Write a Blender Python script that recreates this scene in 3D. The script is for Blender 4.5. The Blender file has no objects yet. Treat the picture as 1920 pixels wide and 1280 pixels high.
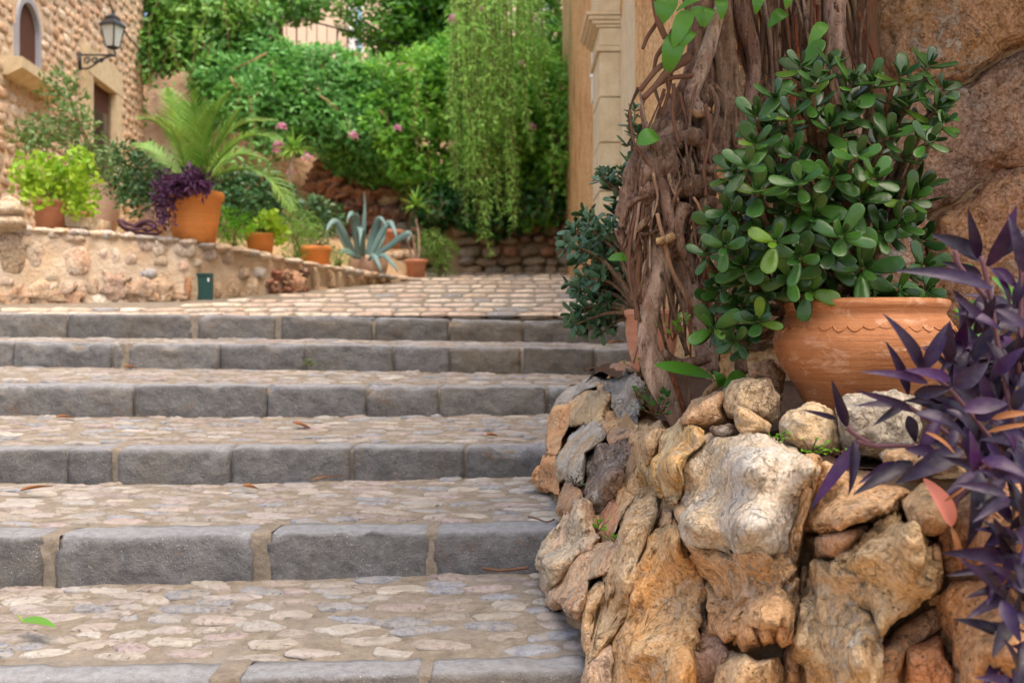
import bpy, math, random
import numpy as np
from mathutils import Vector, Matrix, noise as mn

# ------------------------------------------------------------------ camera, sky, sun, exposure
SC = bpy.context.scene
COL = SC.collection
EYE = 1.0
cam_data = bpy.data.cameras.new('camera')
cam = bpy.data.objects.new('camera', cam_data)
COL.objects.link(cam)
cam.location = (0, 0, EYE)
cam.rotation_euler = (math.radians(90), 0, 0)
cam_data.sensor_width = 36
cam_data.lens = 37.5
cam_data.shift_y = -15 / 1920
cam_data.clip_start = 0.05
cam_data.clip_end = 500
cam_data.dof.use_dof = True
cam_data.dof.focus_distance = 2.75
cam_data.dof.aperture_fstop = 4.2
SC.camera = cam

SUN_EL, SUN_AZ = 68, 140          # degrees; azimuth from +Y towards +X
world = bpy.data.worlds.new('World')
SC.world = world
world.use_nodes = True
wt = world.node_tree
bg = wt.nodes['Background']
sky = wt.nodes.new('ShaderNodeTexSky')
sky.sky_type = 'NISHITA'
sky.sun_disc = False
sky.sun_elevation = math.radians(SUN_EL)
sky.sun_rotation = math.radians(SUN_AZ)
sky.air_density = 1.0
sky.dust_density = 5.0
sky.ozone_density = 0.4
wt.links.new(sky.outputs[0], bg.inputs[0])
bg.inputs[1].default_value = 0.15
sun_data = bpy.data.lights.new('sun', 'SUN')
sun_data.energy = 0.8
sun_data.angle = math.radians(60)
sun_data.color = (1.0, 0.9, 0.76)
sun = bpy.data.objects.new('sun', sun_data)
COL.objects.link(sun)
_sd = Vector((math.sin(math.radians(SUN_AZ)) * math.cos(math.radians(SUN_EL)),
              math.cos(math.radians(SUN_AZ)) * math.cos(math.radians(SUN_EL)),
              math.sin(math.radians(SUN_EL))))
sun.rotation_euler = _sd.to_track_quat('Z', 'Y').to_euler()
sun.location = _sd * 40
SC.view_settings.view_transform = 'Standard'
SC.view_settings.look = 'None'
SC.view_settings.gamma = 1.0
SC.view_settings.use_curve_mapping = False
SC.view_settings.exposure = 1.42
SC.view_settings.use_white_balance = True
SC.view_settings.white_balance_temperature = 6850
SC.view_settings.white_balance_tint = 12

# ------------------------------------------------------------------ helpers
R = random.Random(7)
U = R.uniform

def P(px, py, d):
    """point of the place seen at photo pixel (px, py), d metres in front of the camera"""
    return Vector(((px - 960) / 2000 * d, d, EYE + (625 - py) / 2000 * d))

def lin(c):
    return tuple((x / 255 / 12.92 if x / 255 <= 0.04045 else ((x / 255 + 0.055) / 1.055) ** 2.4) for x in c)

def interp(x, pts):
    if x <= pts[0][0]:
        return pts[0][1]
    for (a, b), (c, d) in zip(pts, pts[1:]):
        if x <= c:
            return b + (d - b) * (x - a) / (c - a)
    return pts[-1][1]

def catmull(pts, n=6):
    pts = [np.array(p, float) for p in pts]
    if len(pts) < 3:
        a, b = pts
        return [a + (b - a) * t / n for t in range(n + 1)]
    q = [2 * pts[0] - pts[1]] + pts + [2 * pts[-1] - pts[-2]]
    out = []
    for i in range(1, len(q) - 2):
        for k in range(n):
            t = k / n
            out.append(0.5 * (2 * q[i] + (q[i + 1] - q[i - 1]) * t + (2 * q[i - 1] - 5 * q[i] + 4 * q[i + 1] - q[i + 2]) * t * t
                              + (3 * q[i] - q[i - 1] - 3 * q[i + 1] + q[i + 2]) * t ** 3))
    out.append(q[-2])
    return out

def frac(p, octs=4, seed=0.0):
    return mn.fractal(Vector((p[0] + seed, p[1] - seed * .7, p[2] + seed * 1.3)), 0.9, 2.1, octs)

class MB:
    """collects verts and faces, build() links ONE mesh object"""
    def __init__(self):
        self.v, self.f = [], []
    def add(self, v, f):
        o = len(self.v)
        self.v += [tuple(x) for x in v]
        self.f += [tuple(i + o for i in q) for q in f]
    def box(self, c, s, rz=0.0, tilt=0.0):
        m = Matrix.Rotation(rz, 3, 'Z') @ Matrix.Rotation(tilt, 3, 'Y')
        v = [Vector(c) + m @ Vector((x * s[0] / 2, y * s[1] / 2, z * s[2] / 2)) for z in (-1, 1) for x, y in ((-1, -1), (1, -1), (1, 1), (-1, 1))]
        self.add(v, [(3, 2, 1, 0), (4, 5, 6, 7), (0, 1, 5, 4), (1, 2, 6, 5), (2, 3, 7, 6), (3, 0, 4, 7)])
        return self
    def tube(self, pts, rad, seg=8, wob=0.0, sc=20.0, seed=0.0, cap=True):
        pts = [Vector(p) for p in pts]
        n = len(pts)
        rad = rad if hasattr(rad, '__len__') else [rad] * n
        vs, fs = [], []
        up = None
        for i in range(n):
            t = (pts[min(i + 1, n - 1)] - pts[max(i - 1, 0)])
            t = t.normalized() if t.length > 1e-9 else Vector((0, 0, 1))
            if up is None:
                up = t.orthogonal().normalized()
            up = (up - t * up.dot(t))
            up = up.normalized() if up.length > 1e-6 else t.orthogonal().normalized()
            b = t.cross(up)
            for k in range(seg):
                a = 2 * math.pi * k / seg
                dirn = up * math.cos(a) + b * math.sin(a)
                r = rad[i]
                if wob:
                    q = pts[i] + dirn * r
                    r *= 1 + wob * frac((q.x * sc, q.y * sc, q.z * sc * .45), 3, seed)
                vs.append(pts[i] + dirn * r)
        for i in range(n - 1):
            for k in range(seg):
                a, b_ = i * seg + k, i * seg + (k + 1) % seg
                fs.append((a, b_, b_ + seg, a + seg))
        if cap:
            fs.append(tuple(range(seg))[::-1])
            fs.append(tuple(range((n - 1) * seg, n * seg)))
        self.add(vs, fs)
        return self
    def lathe(self, base, prof, seg=28, wob=0.0):
        vs, fs = [], []
        for (r, z) in prof:
            for k in range(seg):
                a = 2 * math.pi * k / seg
                rr = r * (1 + (wob * frac((math.cos(a) * 2, math.sin(a) * 2, z * 8), 2) if wob else 0))
                vs.append((base[0] + rr * math.cos(a), base[1] + rr * math.sin(a), base[2] + z))
        for i in range(len(prof) - 1):
            for k in range(seg):
                a, b = i * seg + k, i * seg + (k + 1) % seg
                fs.append((a, b, b + seg, a + seg))
        fs.append(tuple(range(seg))[::-1])
        fs.append(tuple(range((len(prof) - 1) * seg, len(prof) * seg)))
        self.add(vs, fs)
        return self
    def blade(self, base, tip, w, up=(0, 0, 1), droop=0.0, fold=0.25, seg=7, prof=None, thick=0.0, twist=0.0):
        """a leaf: midrib from base to tip bowed by droop (m), width w, V-folded"""
        base, tip, up = Vector(base), Vector(tip), Vector(up)
        ax = tip - base
        L = ax.length
        ax.normalize()
        side = ax.cross(up)
        side = side.normalized() if side.length > 1e-4 else ax.orthogonal().normalized()
        nor = side.cross(ax).normalized()
        prof = prof or (lambda t: (math.sin(math.pi * min(1, (t * .92 + .08)) ** .75) ** .8) if t < 1 else 0)
        rows = []
        vs, fs = [], []
        m = 5 if thick else 3
        for i in range(seg + 1):
            t = i / seg
            c = base + ax * (L * t) + nor * (droop * 4 * t * (1 - t))
            a = twist * t
            s_ = side * math.cos(a) + nor * math.sin(a)
            n_ = nor * math.cos(a) - side * math.sin(a)
            ww = w * .5 * max(0.0, prof(t)) + w * .012
            row = [c - s_ * ww + n_ * (ww * fold), c, c + s_ * ww + n_ * (ww * fold)]
            if thick:
                th = thick * (1 - t * .85)
                row += [c + s_ * ww * .6 - n_ * th + n_ * ww * fold * .4, c - s_ * ww * .6 - n_ * th + n_ * ww * fold * .4]
            vs += row
        for i in range(seg):
            o, q = i * m, (i + 1) * m
            if thick:
                for k in range(m):
                    fs.append((o + k, o + (k + 1) % m, q + (k + 1) % m, q + k))
            else:
                fs.append((o, o + 1, q + 1, q))
                fs.append((o + 1, o + 2, q + 2, q + 1))
        self.add(vs, fs)
        return self
    def leaves(self, cen, dirs, size, asp=0.5, rs=None, fold=.15, nor=None):
        """many small pointed leaves at once (numpy): cen (n,3), dirs (n,3) leaf axes, size (n,)"""
        n = len(cen)
        rs = rs or np.random.RandomState(3)
        d = dirs / np.maximum(1e-6, np.linalg.norm(dirs, axis=1, keepdims=True))
        r = rs.normal(size=(n, 3)) + np.array([0, -.3, 1.2]) if nor is None else nor
        s = np.cross(d, r)
        s /= np.maximum(1e-6, np.linalg.norm(s, axis=1, keepdims=True))
        nn = np.cross(s, d)
        L = size[:, None]
        a = cen
        b = cen + d * L * .45 + s * L * asp * .5 + nn * L * fold * .5
        c = cen + d * L - nn * L * fold * .5
        e = cen + d * L * .45 - s * L * asp * .5 + nn * L * fold * .5
        v = np.stack([a, b, c, e], 1).reshape(-1, 3)
        o = len(self.v)
        self.v += v.tolist()
        self.f += (np.arange(n * 4).reshape(n, 4) + o).tolist()
        return self
    def mesh(self, name, mat=None, smooth=True):
        me = bpy.data.meshes.new(name)
        me.from_pydata(self.v, [], self.f)
        if smooth:
            me.shade_smooth()
        if mat:
            me.materials.append(mat)
        me.update()
        return me
    def build(self, name, mat, parent=None, smooth=True, color=None, tint=None):
        return link(name, self.mesh(name, mat, smooth), parent, color=color, tint=tint)

def par(o, p):
    o.parent = p
    if p.type == 'EMPTY':
        o.matrix_parent_inverse = Matrix.Translation(-Vector(p.location))

def link(name, me, parent=None, m=None, color=None, tint=None):
    o = bpy.data.objects.new(name, me)
    COL.objects.link(o)
    if m is not None:
        o.matrix_basis = m
    if parent is not None:
        par(o, parent)
    o.color = (*color, 1) if color else (1, 1, 1, 1)
    if tint:
        o['tint'] = [float(x) for x in tint]
    return o

def tag(o, label=None, cat=None, group=None, kind=None):
    if label:
        o['label'] = label
    if cat:
        o['category'] = cat
    if group:
        o['group'] = group
    if kind:
        o['kind'] = kind
    return o

def thing(name, label, cat, loc, group=None):
    o = bpy.data.objects.new(name, None)
    o.empty_display_size = .05
    COL.objects.link(o)
    o.location = loc
    return tag(o, label, cat, group)

def place(name, loc):
    o = bpy.data.objects.new(name, None)
    o.empty_display_size = .05
    COL.objects.link(o)
    o.location = loc
    return tag(o, kind='structure')

# ------------------------------------------------------------------ materials
class NT:
    def __init__(self, name):
        self.m = bpy.data.materials.new(name)
        self.m.use_nodes = True
        self.t = self.m.node_tree
        self.b = self.t.nodes['Principled BSDF']
        self.out = self.t.nodes['Material Output']
        g = self.t.nodes.new('ShaderNodeNewGeometry')
        self.pos = g.outputs['Position']
        self.geo = g
        self.oi = self.t.nodes.new('ShaderNodeObjectInfo')
        self.b.inputs['Specular IOR Level'].default_value = .3
    def n(self, kind, **kw):
        x = self.t.nodes.new('ShaderNode' + kind)
        for k, v in kw.items():
            setattr(x, k, v)
        return x
    def l(self, a, b):
        if hasattr(a, 'is_linked') or hasattr(a, 'node'):
            self.t.links.new(a, b)
        else:
            b.default_value = a
    def scaled(self, s):
        m = self.n('Mapping')
        self.l(self.pos, m.inputs[0])
        m.inputs['Scale'].default_value = s
        return m.outputs[0]
    def noise(self, sc, det=4, rough=.6, vec=None, dist=0.0):
        x = self.n('TexNoise')
        self.l(vec if vec is not None else self.pos, x.inputs['Vector'])
        x.inputs['Scale'].default_value = sc
        x.inputs['Detail'].default_value = det
        x.inputs['Roughness'].default_value = rough
        x.inputs['Distortion'].default_value = dist
        return x.outputs[0]
    def vor(self, sc, feat='F1', vec=None):
        x = self.n('TexVoronoi', feature=feat)
        self.l(vec if vec is not None else self.pos, x.inputs['Vector'])
        x.inputs['Scale'].default_value = sc
        return x.outputs['Distance']
    def ramp(self, v, a, b, c0=0.0, c1=1.0):
        x = self.n('MapRange')
        x.clamp = True
        self.l(v, x.inputs[0])
        for i, k in enumerate((a, b, c0, c1)):
            x.inputs[i + 1].default_value = k
        return x.outputs[0]
    def mix(self, f, a, b, mode='MIX'):
        x = self.n('Mix', data_type='RGBA', blend_type=mode)
        self.l(f, x.inputs['Factor'])
        for k, v in (('A', a), ('B', b)):
            s = [i for i in x.inputs if i.name == k and i.type == 'RGBA'][0]
            if isinstance(v, tuple):
                s.default_value = (*v, 1)
            else:
                self.l(v, s)
        return [o for o in x.outputs if o.type == 'RGBA'][0]
    def math(self, op, a, b=0.0):
        x = self.n('Math', operation=op)
        self.l(a, x.inputs[0])
        self.l(b, x.inputs[1])
        return x.outputs[0]
    def tint(self):
        x = self.n('Attribute', attribute_type='OBJECT', attribute_name='tint')
        return x.outputs['Color']
    def bump(self, hs, dist=.01, strength=1.0):
        """hs: list of (height, weight)"""
        tot = None
        for h, w in hs:
            q = self.math('MULTIPLY', h, w)
            tot = q if tot is None else self.math('ADD', tot, q)
        x = self.n('Bump')
        x.inputs['Distance'].default_value = dist
        x.inputs['Strength'].default_value = strength
        self.l(tot, x.inputs['Height'])
        self.l(x.outputs[0], self.b.inputs['Normal'])
        return x.outputs[0]
    def done(self, col, rough=.8, spec=None):
        self.l(col if not isinstance(col, tuple) else (*col, 1), self.b.inputs['Base Color'])
        self.l(rough, self.b.inputs['Roughness'])
        if spec is not None:
            self.b.inputs['Specular IOR Level'].default_value = spec
        return self.m

M = {}
def simple(name, col, rough=.7, var=.15, sc=30, bump=.0, spec=.3, metal=0.0):
    t = NT(name)
    f = t.noise(sc, 4)
    c = t.mix(f, tuple(x * (1 - var) for x in col), tuple(min(1, x * (1 + var)) for x in col))
    if bump:
        t.bump([(f, 1.0)], bump)
    t.b.inputs['Metallic'].default_value = metal
    M[name] = t.done(c, rough, spec)
    return M[name]

# wall rock: two colours per stone (object colour, 'tint'), veins, pits, rough grain
def rock_mat(name, sc=1.0, grain=1.0, bump=.012, crack=1.0, cover=.5, chalk=.5):
    t = NT(name)
    big = t.noise(5.5 * sc, 5, .62, dist=.8)
    mid = t.noise(19 * sc, 7, .68)
    fine = t.noise(110 * sc, 5, .72)
    c = t.mix(t.ramp(big, cover - .08, cover + .1), t.oi.outputs['Color'], t.tint())
    # warm iron staining and pale chalky spots that belong to the stone
    c = t.mix(t.ramp(t.noise(9 * sc, 5, .7, dist=1.5), .56, .7, 0, .55), c, t.mix(.5, c, lin((196, 122, 52))))
    c = t.mix(t.ramp(mid, .54, .68, 0, chalk), c, t.mix(.6, c, lin((226, 208, 180))))
    c = t.mix(t.ramp(mid, .43, .30, 0, .45), c, t.mix(.6, c, lin((92, 70, 52))))
    c = t.mix(t.ramp(fine, .36, .64, 0, 1), t.mix(.42, c, (.05, .035, .025)), t.mix(.22, c, (.92, .88, .8)))
    # small warts in some places, pits in others
    where = t.ramp(t.noise(6 * sc, 3, .6, vec=t.scaled((1.3, 1.3, 1))), .42, .6)
    wv = t.n('TexVoronoi', feature='SMOOTH_F1')
    dist_v = t.mix(.035, t.pos, t.n('TexNoise').outputs['Color'])
    t.l(dist_v, wv.inputs['Vector'])
    wv.inputs['Scale'].default_value = 62 * sc
    wart = t.math('MULTIPLY', t.math('SUBTRACT', 1.0, wv.outputs['Distance']), where)
    pn = t.noise(40 * sc, 4, .65, dist=.6)
    pits = t.ramp(pn, .30, .42)
    # a few long irregular cracks
    cn = t.noise(3.4 * sc, 6, .62, dist=1.4)
    cr = t.ramp(t.math('ABSOLUTE', t.math('SUBTRACT', cn, .5)), 0, .012)
    c = t.mix(t.math('MULTIPLY', t.math('SUBTRACT', 1.0, cr), .22 * crack), c, lin((84, 62, 46)))
    # crisp pinholes, pale crust and grey lichen in patches
    hole = t.ramp(t.vor(74 * sc), .13, .2, 1, 0)
    hole = t.math('MULTIPLY', hole, t.ramp(t.noise(9 * sc, 3), .48, .6))
    c = t.mix(t.math('MULTIPLY', hole, .7), c, lin((74, 56, 42)))
    lich = t.math('MULTIPLY', t.ramp(t.noise(34 * sc, 6, .75), .5, .56), t.ramp(t.noise(4.5 * sc, 4, .6), .5, .62))
    c = t.mix(t.math('MULTIPLY', lich, .6), c, lin((186, 182, 170)))
    c = t.mix(t.math('MULTIPLY', t.math('SUBTRACT', 1.0, pits), .5), c, lin((104, 76, 54)))
    t.bump([(mid, 1.3), (fine, .5 * grain), (pits, .6), (cr, .35 * crack), (big, .5), (wart, .7), (hole, -.7), (lich, .25)], bump)
    M[name] = t.done(c, .88, .2)
rock_mat('rock_face')
rock_mat('wall_block', .7, 1.0, .012, .8, .5, .15)
rock_mat('far_stone', .5, .6, .015, .3, .5)

# dark grey kerb stone with pale specks
t = NT('kerb_stone')
a, b_, f = t.noise(4, 4, .6), t.noise(26, 6, .7), t.noise(190, 3, .7)
sp = t.ramp(t.vor(95), .10, .17, 1, 0)
spm = t.ramp(t.noise(7, 3), .4, .65, .15, .95)
c = t.mix(t.ramp(b_, .3, .7), lin((78, 78, 78)), lin((118, 117, 115)))
c = t.mix(t.ramp(a, .5, .68, 0, .5), c, lin((104, 94, 78)))
c = t.mix(t.ramp(t.noise(9, 5, .7, dist=1), .6, .68, 0, .5), c, lin((116, 88, 60)))
c = t.mix(.85, c, t.oi.outputs['Color'], 'MULTIPLY')
wa = t.n('Attribute', attribute_type='GEOMETRY', attribute_name='wear_skylight')
c = t.mix(t.math('MULTIPLY', wa.outputs['Fac'], t.ramp(t.noise(40, 5, .7), .3, .6, .25, .8)), c, lin((162, 164, 166)))  # kerb tops lightened: foot polish, with sky light painted in
c = t.mix(t.math('MULTIPLY', sp, spm), c, lin((196, 195, 192)))
c = t.mix(t.ramp(f, .56, .7, 0, .5), c, lin((140, 140, 140)))
t.bump([(b_, 1), (f, .4), (t.noise(60, 5, .7), 1.0)], .009)
M['kerb_stone'] = t.done(c, t.ramp(b_, .3, .7, .42, .65), .5)

# cobbles: colour by object, worn, pitted
t = NT('cobble')
b_, f = t.noise(34, 6, .68), t.noise(150, 4, .7)
c = t.mix(t.ramp(b_, .32, .68), t.mix(.45, t.oi.outputs['Color'], (.15, .12, .10)), t.mix(.3, t.oi.outputs['Color'], (.78, .74, .7)))
c = t.mix(t.ramp(t.noise(62, 5, .65, dist=1.2), .62, .7, 0, .7), c, lin((104, 88, 74)))
c = t.mix(t.ramp(t.noise(17, 6, .7), .48, .62, 0, .75), c, lin((146, 136, 121)))
t.bump([(b_, 1), (f, .3), (t.ramp(t.noise(62, 5, .65, dist=1.2), .7, .6), .4)], .008)
M['cobble'] = t.done(c, .72, .3)

t = NT('mortar')
b_, f = t.noise(22, 6, .7), t.noise(260, 4, .75)
c = t.mix(t.ramp(b_, .3, .7), lin((116, 106, 92)), lin((158, 147, 130)))
c = t.mix(t.ramp(t.noise(6, 4), .5, .7, 0, .7), c, lin((142, 135, 126)))
c = t.mix(t.ramp(t.noise(48, 5, .7), .58, .7, 0, .6), c, lin((166, 158, 147)))
c = t.mix(t.ramp(f, .6, .75, 0, .55), c, lin((120, 104, 86)))
t.bump([(b_, 1), (f, .5), (t.noise(75, 5, .7), .8)], .008)
M['mortar'] = t.done(c, .92, .15)

t = NT('wall_mortar')
b_, f = t.noise(16, 6, .7), t.noise(150, 4, .75)
c = t.mix(t.ramp(b_, .3, .7), lin((168, 132, 96)), lin((220, 186, 146)))
c = t.mix(t.ramp(t.noise(40, 6, .7), .55, .75, 0, .5), c, lin((190, 150, 96)))
t.bump([(b_, 1), (f, .4), (t.noise(50, 6, .75), 1.0)], .018)
M['wall_mortar'] = t.done(c, .95, .1)

t = NT('low_wall_mortar')
b_ = t.noise(5, 6, .65)
c = t.mix(t.ramp(b_, .35, .65), lin((206, 180, 148)), lin((224, 208, 184)))
c = t.mix(t.ramp(t.noise(14, 5, .7), .6, .75, 0, .5), c, lin((168, 128, 88)))
t.bump([(b_, 1), (t.noise(40, 6, .7), .6)], .03)
M['low_wall_mortar'] = t.done(c, .95, .1)

# rendered sandstone wall, ochre with rusty patches and pale flecks
t = NT('ochre_render')
b_, f = t.noise(7, 6, .68), t.noise(46, 6, .72)
c = t.mix(t.ramp(b_, .3, .7), lin((232, 184, 124)), lin((244, 212, 162)))
c = t.mix(t.ramp(f, .46, .62, 0, .85), c, lin((158, 100, 50)))
c = t.mix(t.ramp(t.noise(75, 4, .6), .64, .72, 0, .8), c, lin((226, 200, 160)))
c = t.mix(t.ramp(t.noise(2.4, 4), .5, .7, 0, .5), c, lin((176, 118, 64)))
c = t.mix(t.ramp(t.noise(5, 6, .7, vec=t.scaled((1, .5, .25))), .52, .66, 0, .55), c, lin((150, 96, 50)))
t.bump([(b_, .6), (f, 1)], .02)
M['ochre_render'] = t.done(c, .92, .12)

t = NT('dressed_stone')
b_, f = t.noise(9, 5, .65), t.noise(90, 4, .7)
c = t.mix(t.ramp(b_, .3, .7), lin((190, 172, 138)), lin((216, 202, 170)))
c = t.mix(t.ramp(f, .5, .7, 0, .3), c, lin((160, 136, 104)))
c = t.mix(t.ramp(t.noise(16, 5, .7), .6, .72, 0, .45), c, lin((206, 160, 104)))
t.bump([(b_, .5), (f, .6)], .006)
M['dressed_stone'] = t.done(c, .85, .2)

# terracotta: thrown lines, lime bloom
def terra(name, c0, c1, bloom=.5, rough=.62):
    t = NT(name)
    ring = t.noise(1.0, 5, .65, vec=t.scaled((4, 4, 120)))
    b_ = t.noise(9, 5, .65)
    c = t.mix(t.ramp(b_, .3, .7), lin(c0), lin(c1))
    c = t.mix(t.ramp(ring, .4, .7, 0, .35), c, lin(tuple(x * .78 for x in c0)))
    bl = t.ramp(t.noise(12, 7, .72, vec=t.scaled((1, 1, 2.2)), dist=.6), .54, .74, 0, bloom)
    c = t.mix(bl, c, lin((226, 190, 158)))
    c = t.mix(t.ramp(t.noise(5, 5, .7), .56, .72, 0, .4), c, lin((136, 78, 42)))
    t.bump([(ring, 1), (t.noise(140, 3, .6), .35), (b_, .4)], .004)
    M[name] = t.done(c, rough, .3)
terra('terracotta', (166, 104, 62), (190, 130, 84), .9)
terra('bright_terracotta', (220, 136, 66), (228, 150, 80), .15)
terra('dull_terracotta', (182, 118, 86), (198, 140, 110), .6)
terra('old_terracotta', (186, 152, 130), (200, 172, 152), .7)

# bark: fibres along z
def bark(name, c0, c1, c2, sc=1.0, bump=.016):
    t = NT(name)
    fib = t.noise(34 * sc, 6, .7, vec=t.scaled((1, 1, .14)), dist=.5)
    b_ = t.noise(14 * sc, 6, .68)
    sp = t.noise(70 * sc, 4, .7, vec=t.scaled((1, 1, .35)))
    c = t.mix(t.ramp(fib, .38, .62), lin(c0), lin(c1))
    c = t.mix(1.0, c, t.oi.outputs['Color'], 'MULTIPLY')
    c = t.mix(t.ramp(b_, .52, .7, 0, .7), c, lin(c2))
    c = t.mix(t.ramp(sp, .62, .72, 0, .6), c, lin((206, 184, 156)))
    c = t.mix(t.ramp(sp, .44, .34, 0, .8), c, lin((56, 36, 26)))
    lump_ = t.noise(30 * sc, 5, .65)
    c = t.mix(t.ramp(lump_, .45, .3, 0, .5), c, lin((74, 46, 32)))
    t.bump([(fib, 1.6), (b_, 1.0), (sp, .8), (lump_, 1.0)], bump)
    M[name] = t.done(c, .85, .2)
bark('bark', (90, 66, 50), (150, 124, 104), (116, 80, 58))
bark('pale_bark', (146, 120, 102), (198, 174, 152), (150, 110, 86))
bark('red_bark', (126, 66, 40), (160, 98, 70), (112, 50, 30))
bark('stem_bark', (96, 78, 58), (142, 116, 88), (120, 92, 66))
bark('tan_bark', (150, 116, 84), (186, 154, 118), (140, 100, 66), .5)

# leaves
def leaf_mat(name, c0, c1, c2=None, rough=.4, trans=.25, sheen=None, spec=.4, rnd='island', vein=0.0):
    t = NT(name)
    r = t.geo.outputs['Random Per Island'] if rnd == 'island' else t.oi.outputs['Random']
    c = t.mix(r, lin(c0), lin(c1))
    if c2:
        c = t.mix(t.ramp(t.noise(2.5 if rnd == 'island' else 14, 4, .6), .45, .65, 0, .75), c, lin(c2))
    if rnd != 'island':
        c = t.mix(1.0, c, t.oi.outputs['Color'], 'MULTIPLY')
        c = t.mix(t.ramp(t.noise(60, 5, .65), .4, .7, 0, .2), c, t.mix(.4, c, t.mix(.5, c, (.3, .3, .26))))
        c = t.mix(t.ramp(t.noise(420, 2), .72, .76, 0, .4), c, (.55, .55, .45))
        t.bump([(t.noise(30, 2), 1)], .002)
    t.done(c, rough, spec)
    if trans:
        tr = t.n('BsdfTranslucent')
        t.l(t.mix(.35, c, (.25, .5, .04), 'SCREEN') if trans > .2 else c, tr.inputs[0])
        ms = t.n('MixShader')
        ms.inputs[0].default_value = trans
        t.l(t.b.outputs[0], ms.inputs[1])
        t.l(tr.outputs[0], ms.inputs[2])
        t.l(ms.outputs[0], t.out.inputs[0])
    M[name] = t.m
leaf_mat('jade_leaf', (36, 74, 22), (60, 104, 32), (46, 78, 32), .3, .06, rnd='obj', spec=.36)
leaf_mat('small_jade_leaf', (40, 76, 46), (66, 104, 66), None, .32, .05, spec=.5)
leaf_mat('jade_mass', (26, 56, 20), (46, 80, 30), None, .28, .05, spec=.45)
leaf_mat('purple_leaf', (30, 10, 39), (54, 19, 66), (22, 15, 32), .42, .05, rnd='obj', spec=.28)
leaf_mat('far_purple', (62, 34, 66), (96, 52, 92), None, .5, .1)
leaf_mat('vine_leaf', (70, 132, 34), (92, 150, 48), None, .35, .25, rnd='obj')
leaf_mat('climber_blue', (60, 134, 62), (128, 188, 108), (96, 168, 64), .5, .3)
leaf_mat('climber_bright', (78, 150, 44), (154, 206, 80), (96, 172, 76), .5, .35)
leaf_mat('climber_dark', (48, 110, 44), (104, 160, 66), (132, 178, 72), .45, .25)
leaf_mat('weeping', (110, 180, 70), (172, 216, 112), None, .55, .4)
leaf_mat('ivy', (36, 86, 44), (66, 124, 56), None, .42, .2)
leaf_mat('lime_leaf', (128, 172, 36), (178, 204, 62), (104, 160, 46), .5, .35)
leaf_mat('fern_leaf', (74, 156, 24), (112, 182, 38), None, .55, .35)
leaf_mat('grass_leaf', (78, 124, 46), (120, 158, 66), None, .5, .3)
leaf_mat('olive_leaf', (78, 112, 62), (118, 146, 86), (96, 128, 76), .5, .25)
leaf_mat('dark_leaf', (40, 82, 46), (70, 114, 60), None, .42, .15)
leaf_mat('palm_leaf', (88, 138, 50), (136, 172, 78), (126, 150, 64), .4, .3)
leaf_mat('agave_leaf', (92, 126, 122), (126, 156, 150), None, .5, .05)
leaf_mat('yucca_leaf', (96, 152, 50), (144, 186, 82), None, .4, .3)
leaf_mat('flower', (214, 150, 190), (232, 184, 210), None, .6, .3)
leaf_mat('dry_leaf', (122, 74, 40), (156, 104, 60), None, .7, .15)
leaf_mat('pink_leaf', (216, 124, 108), (226, 150, 130), None, .6, .2)
leaf_mat('tree_leaf', (46, 104, 32), (104, 164, 48), (64, 128, 38), .45, .35)
simple('iron', (.045, .05, .055), .5, .2, 60, 0, .4, .4)
simple('lamp_glass', lin((186, 196, 194)), .12, .05, 20, 0, .5)
simple('green_paint', lin((36, 74, 68)), .5, .12, 30)
simple('white_paint', lin((226, 226, 222)), .5, .06, 12)
simple('blue_paint', lin((150, 184, 214)), .5, .1, 12)
simple('pink_render', lin((216, 192, 168)), .9, .14, 3, .01)
simple('dark_wood', lin((84, 54, 42)), .8, .25, 20, .003)
simple('dark_glass', (.02, .022, .024), .12, .1, 6, 0, .5)
simple('soil', lin((72, 52, 38)), .95, .5, 40, .02)
simple('earth', lin((172, 144, 114)), .95, .4, 5, .08)
simple('path_earth', lin((168, 140, 106)), .95, .25, 6, .03)
simple('mauve_stem', lin((92, 62, 70)), .7, .3, 14)
simple('cable', (.03, .03, .03), .6, .1, 10)
simple('root_dark', lin((104, 74, 56)), .9, .3, 40, .004)

# ------------------------------------------------------------------ ground
mb = MB()
mb.add([(-60, -20, -.45), (60, -20, -.45), (60, 90, -.45), (-60, 90, -.45)], [(0, 1, 2, 3)])
tag(mb.build('ground', M['path_earth']), kind='structure')

# ------------------------------------------------------------------ steps
def ico(sub):
    import bmesh
    bm = bmesh.new()
    bmesh.ops.create_icosphere(bm, subdivisions=sub, radius=1)
    bm.verts.ensure_lookup_table()
    v = [x.co.copy() for x in bm.verts]
    f = [tuple(q.index for q in p.verts) for p in bm.faces]
    bm.free()
    return v, f
ICO = {k: ico(k) for k in (1, 2, 3, 4, 5)}

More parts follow.
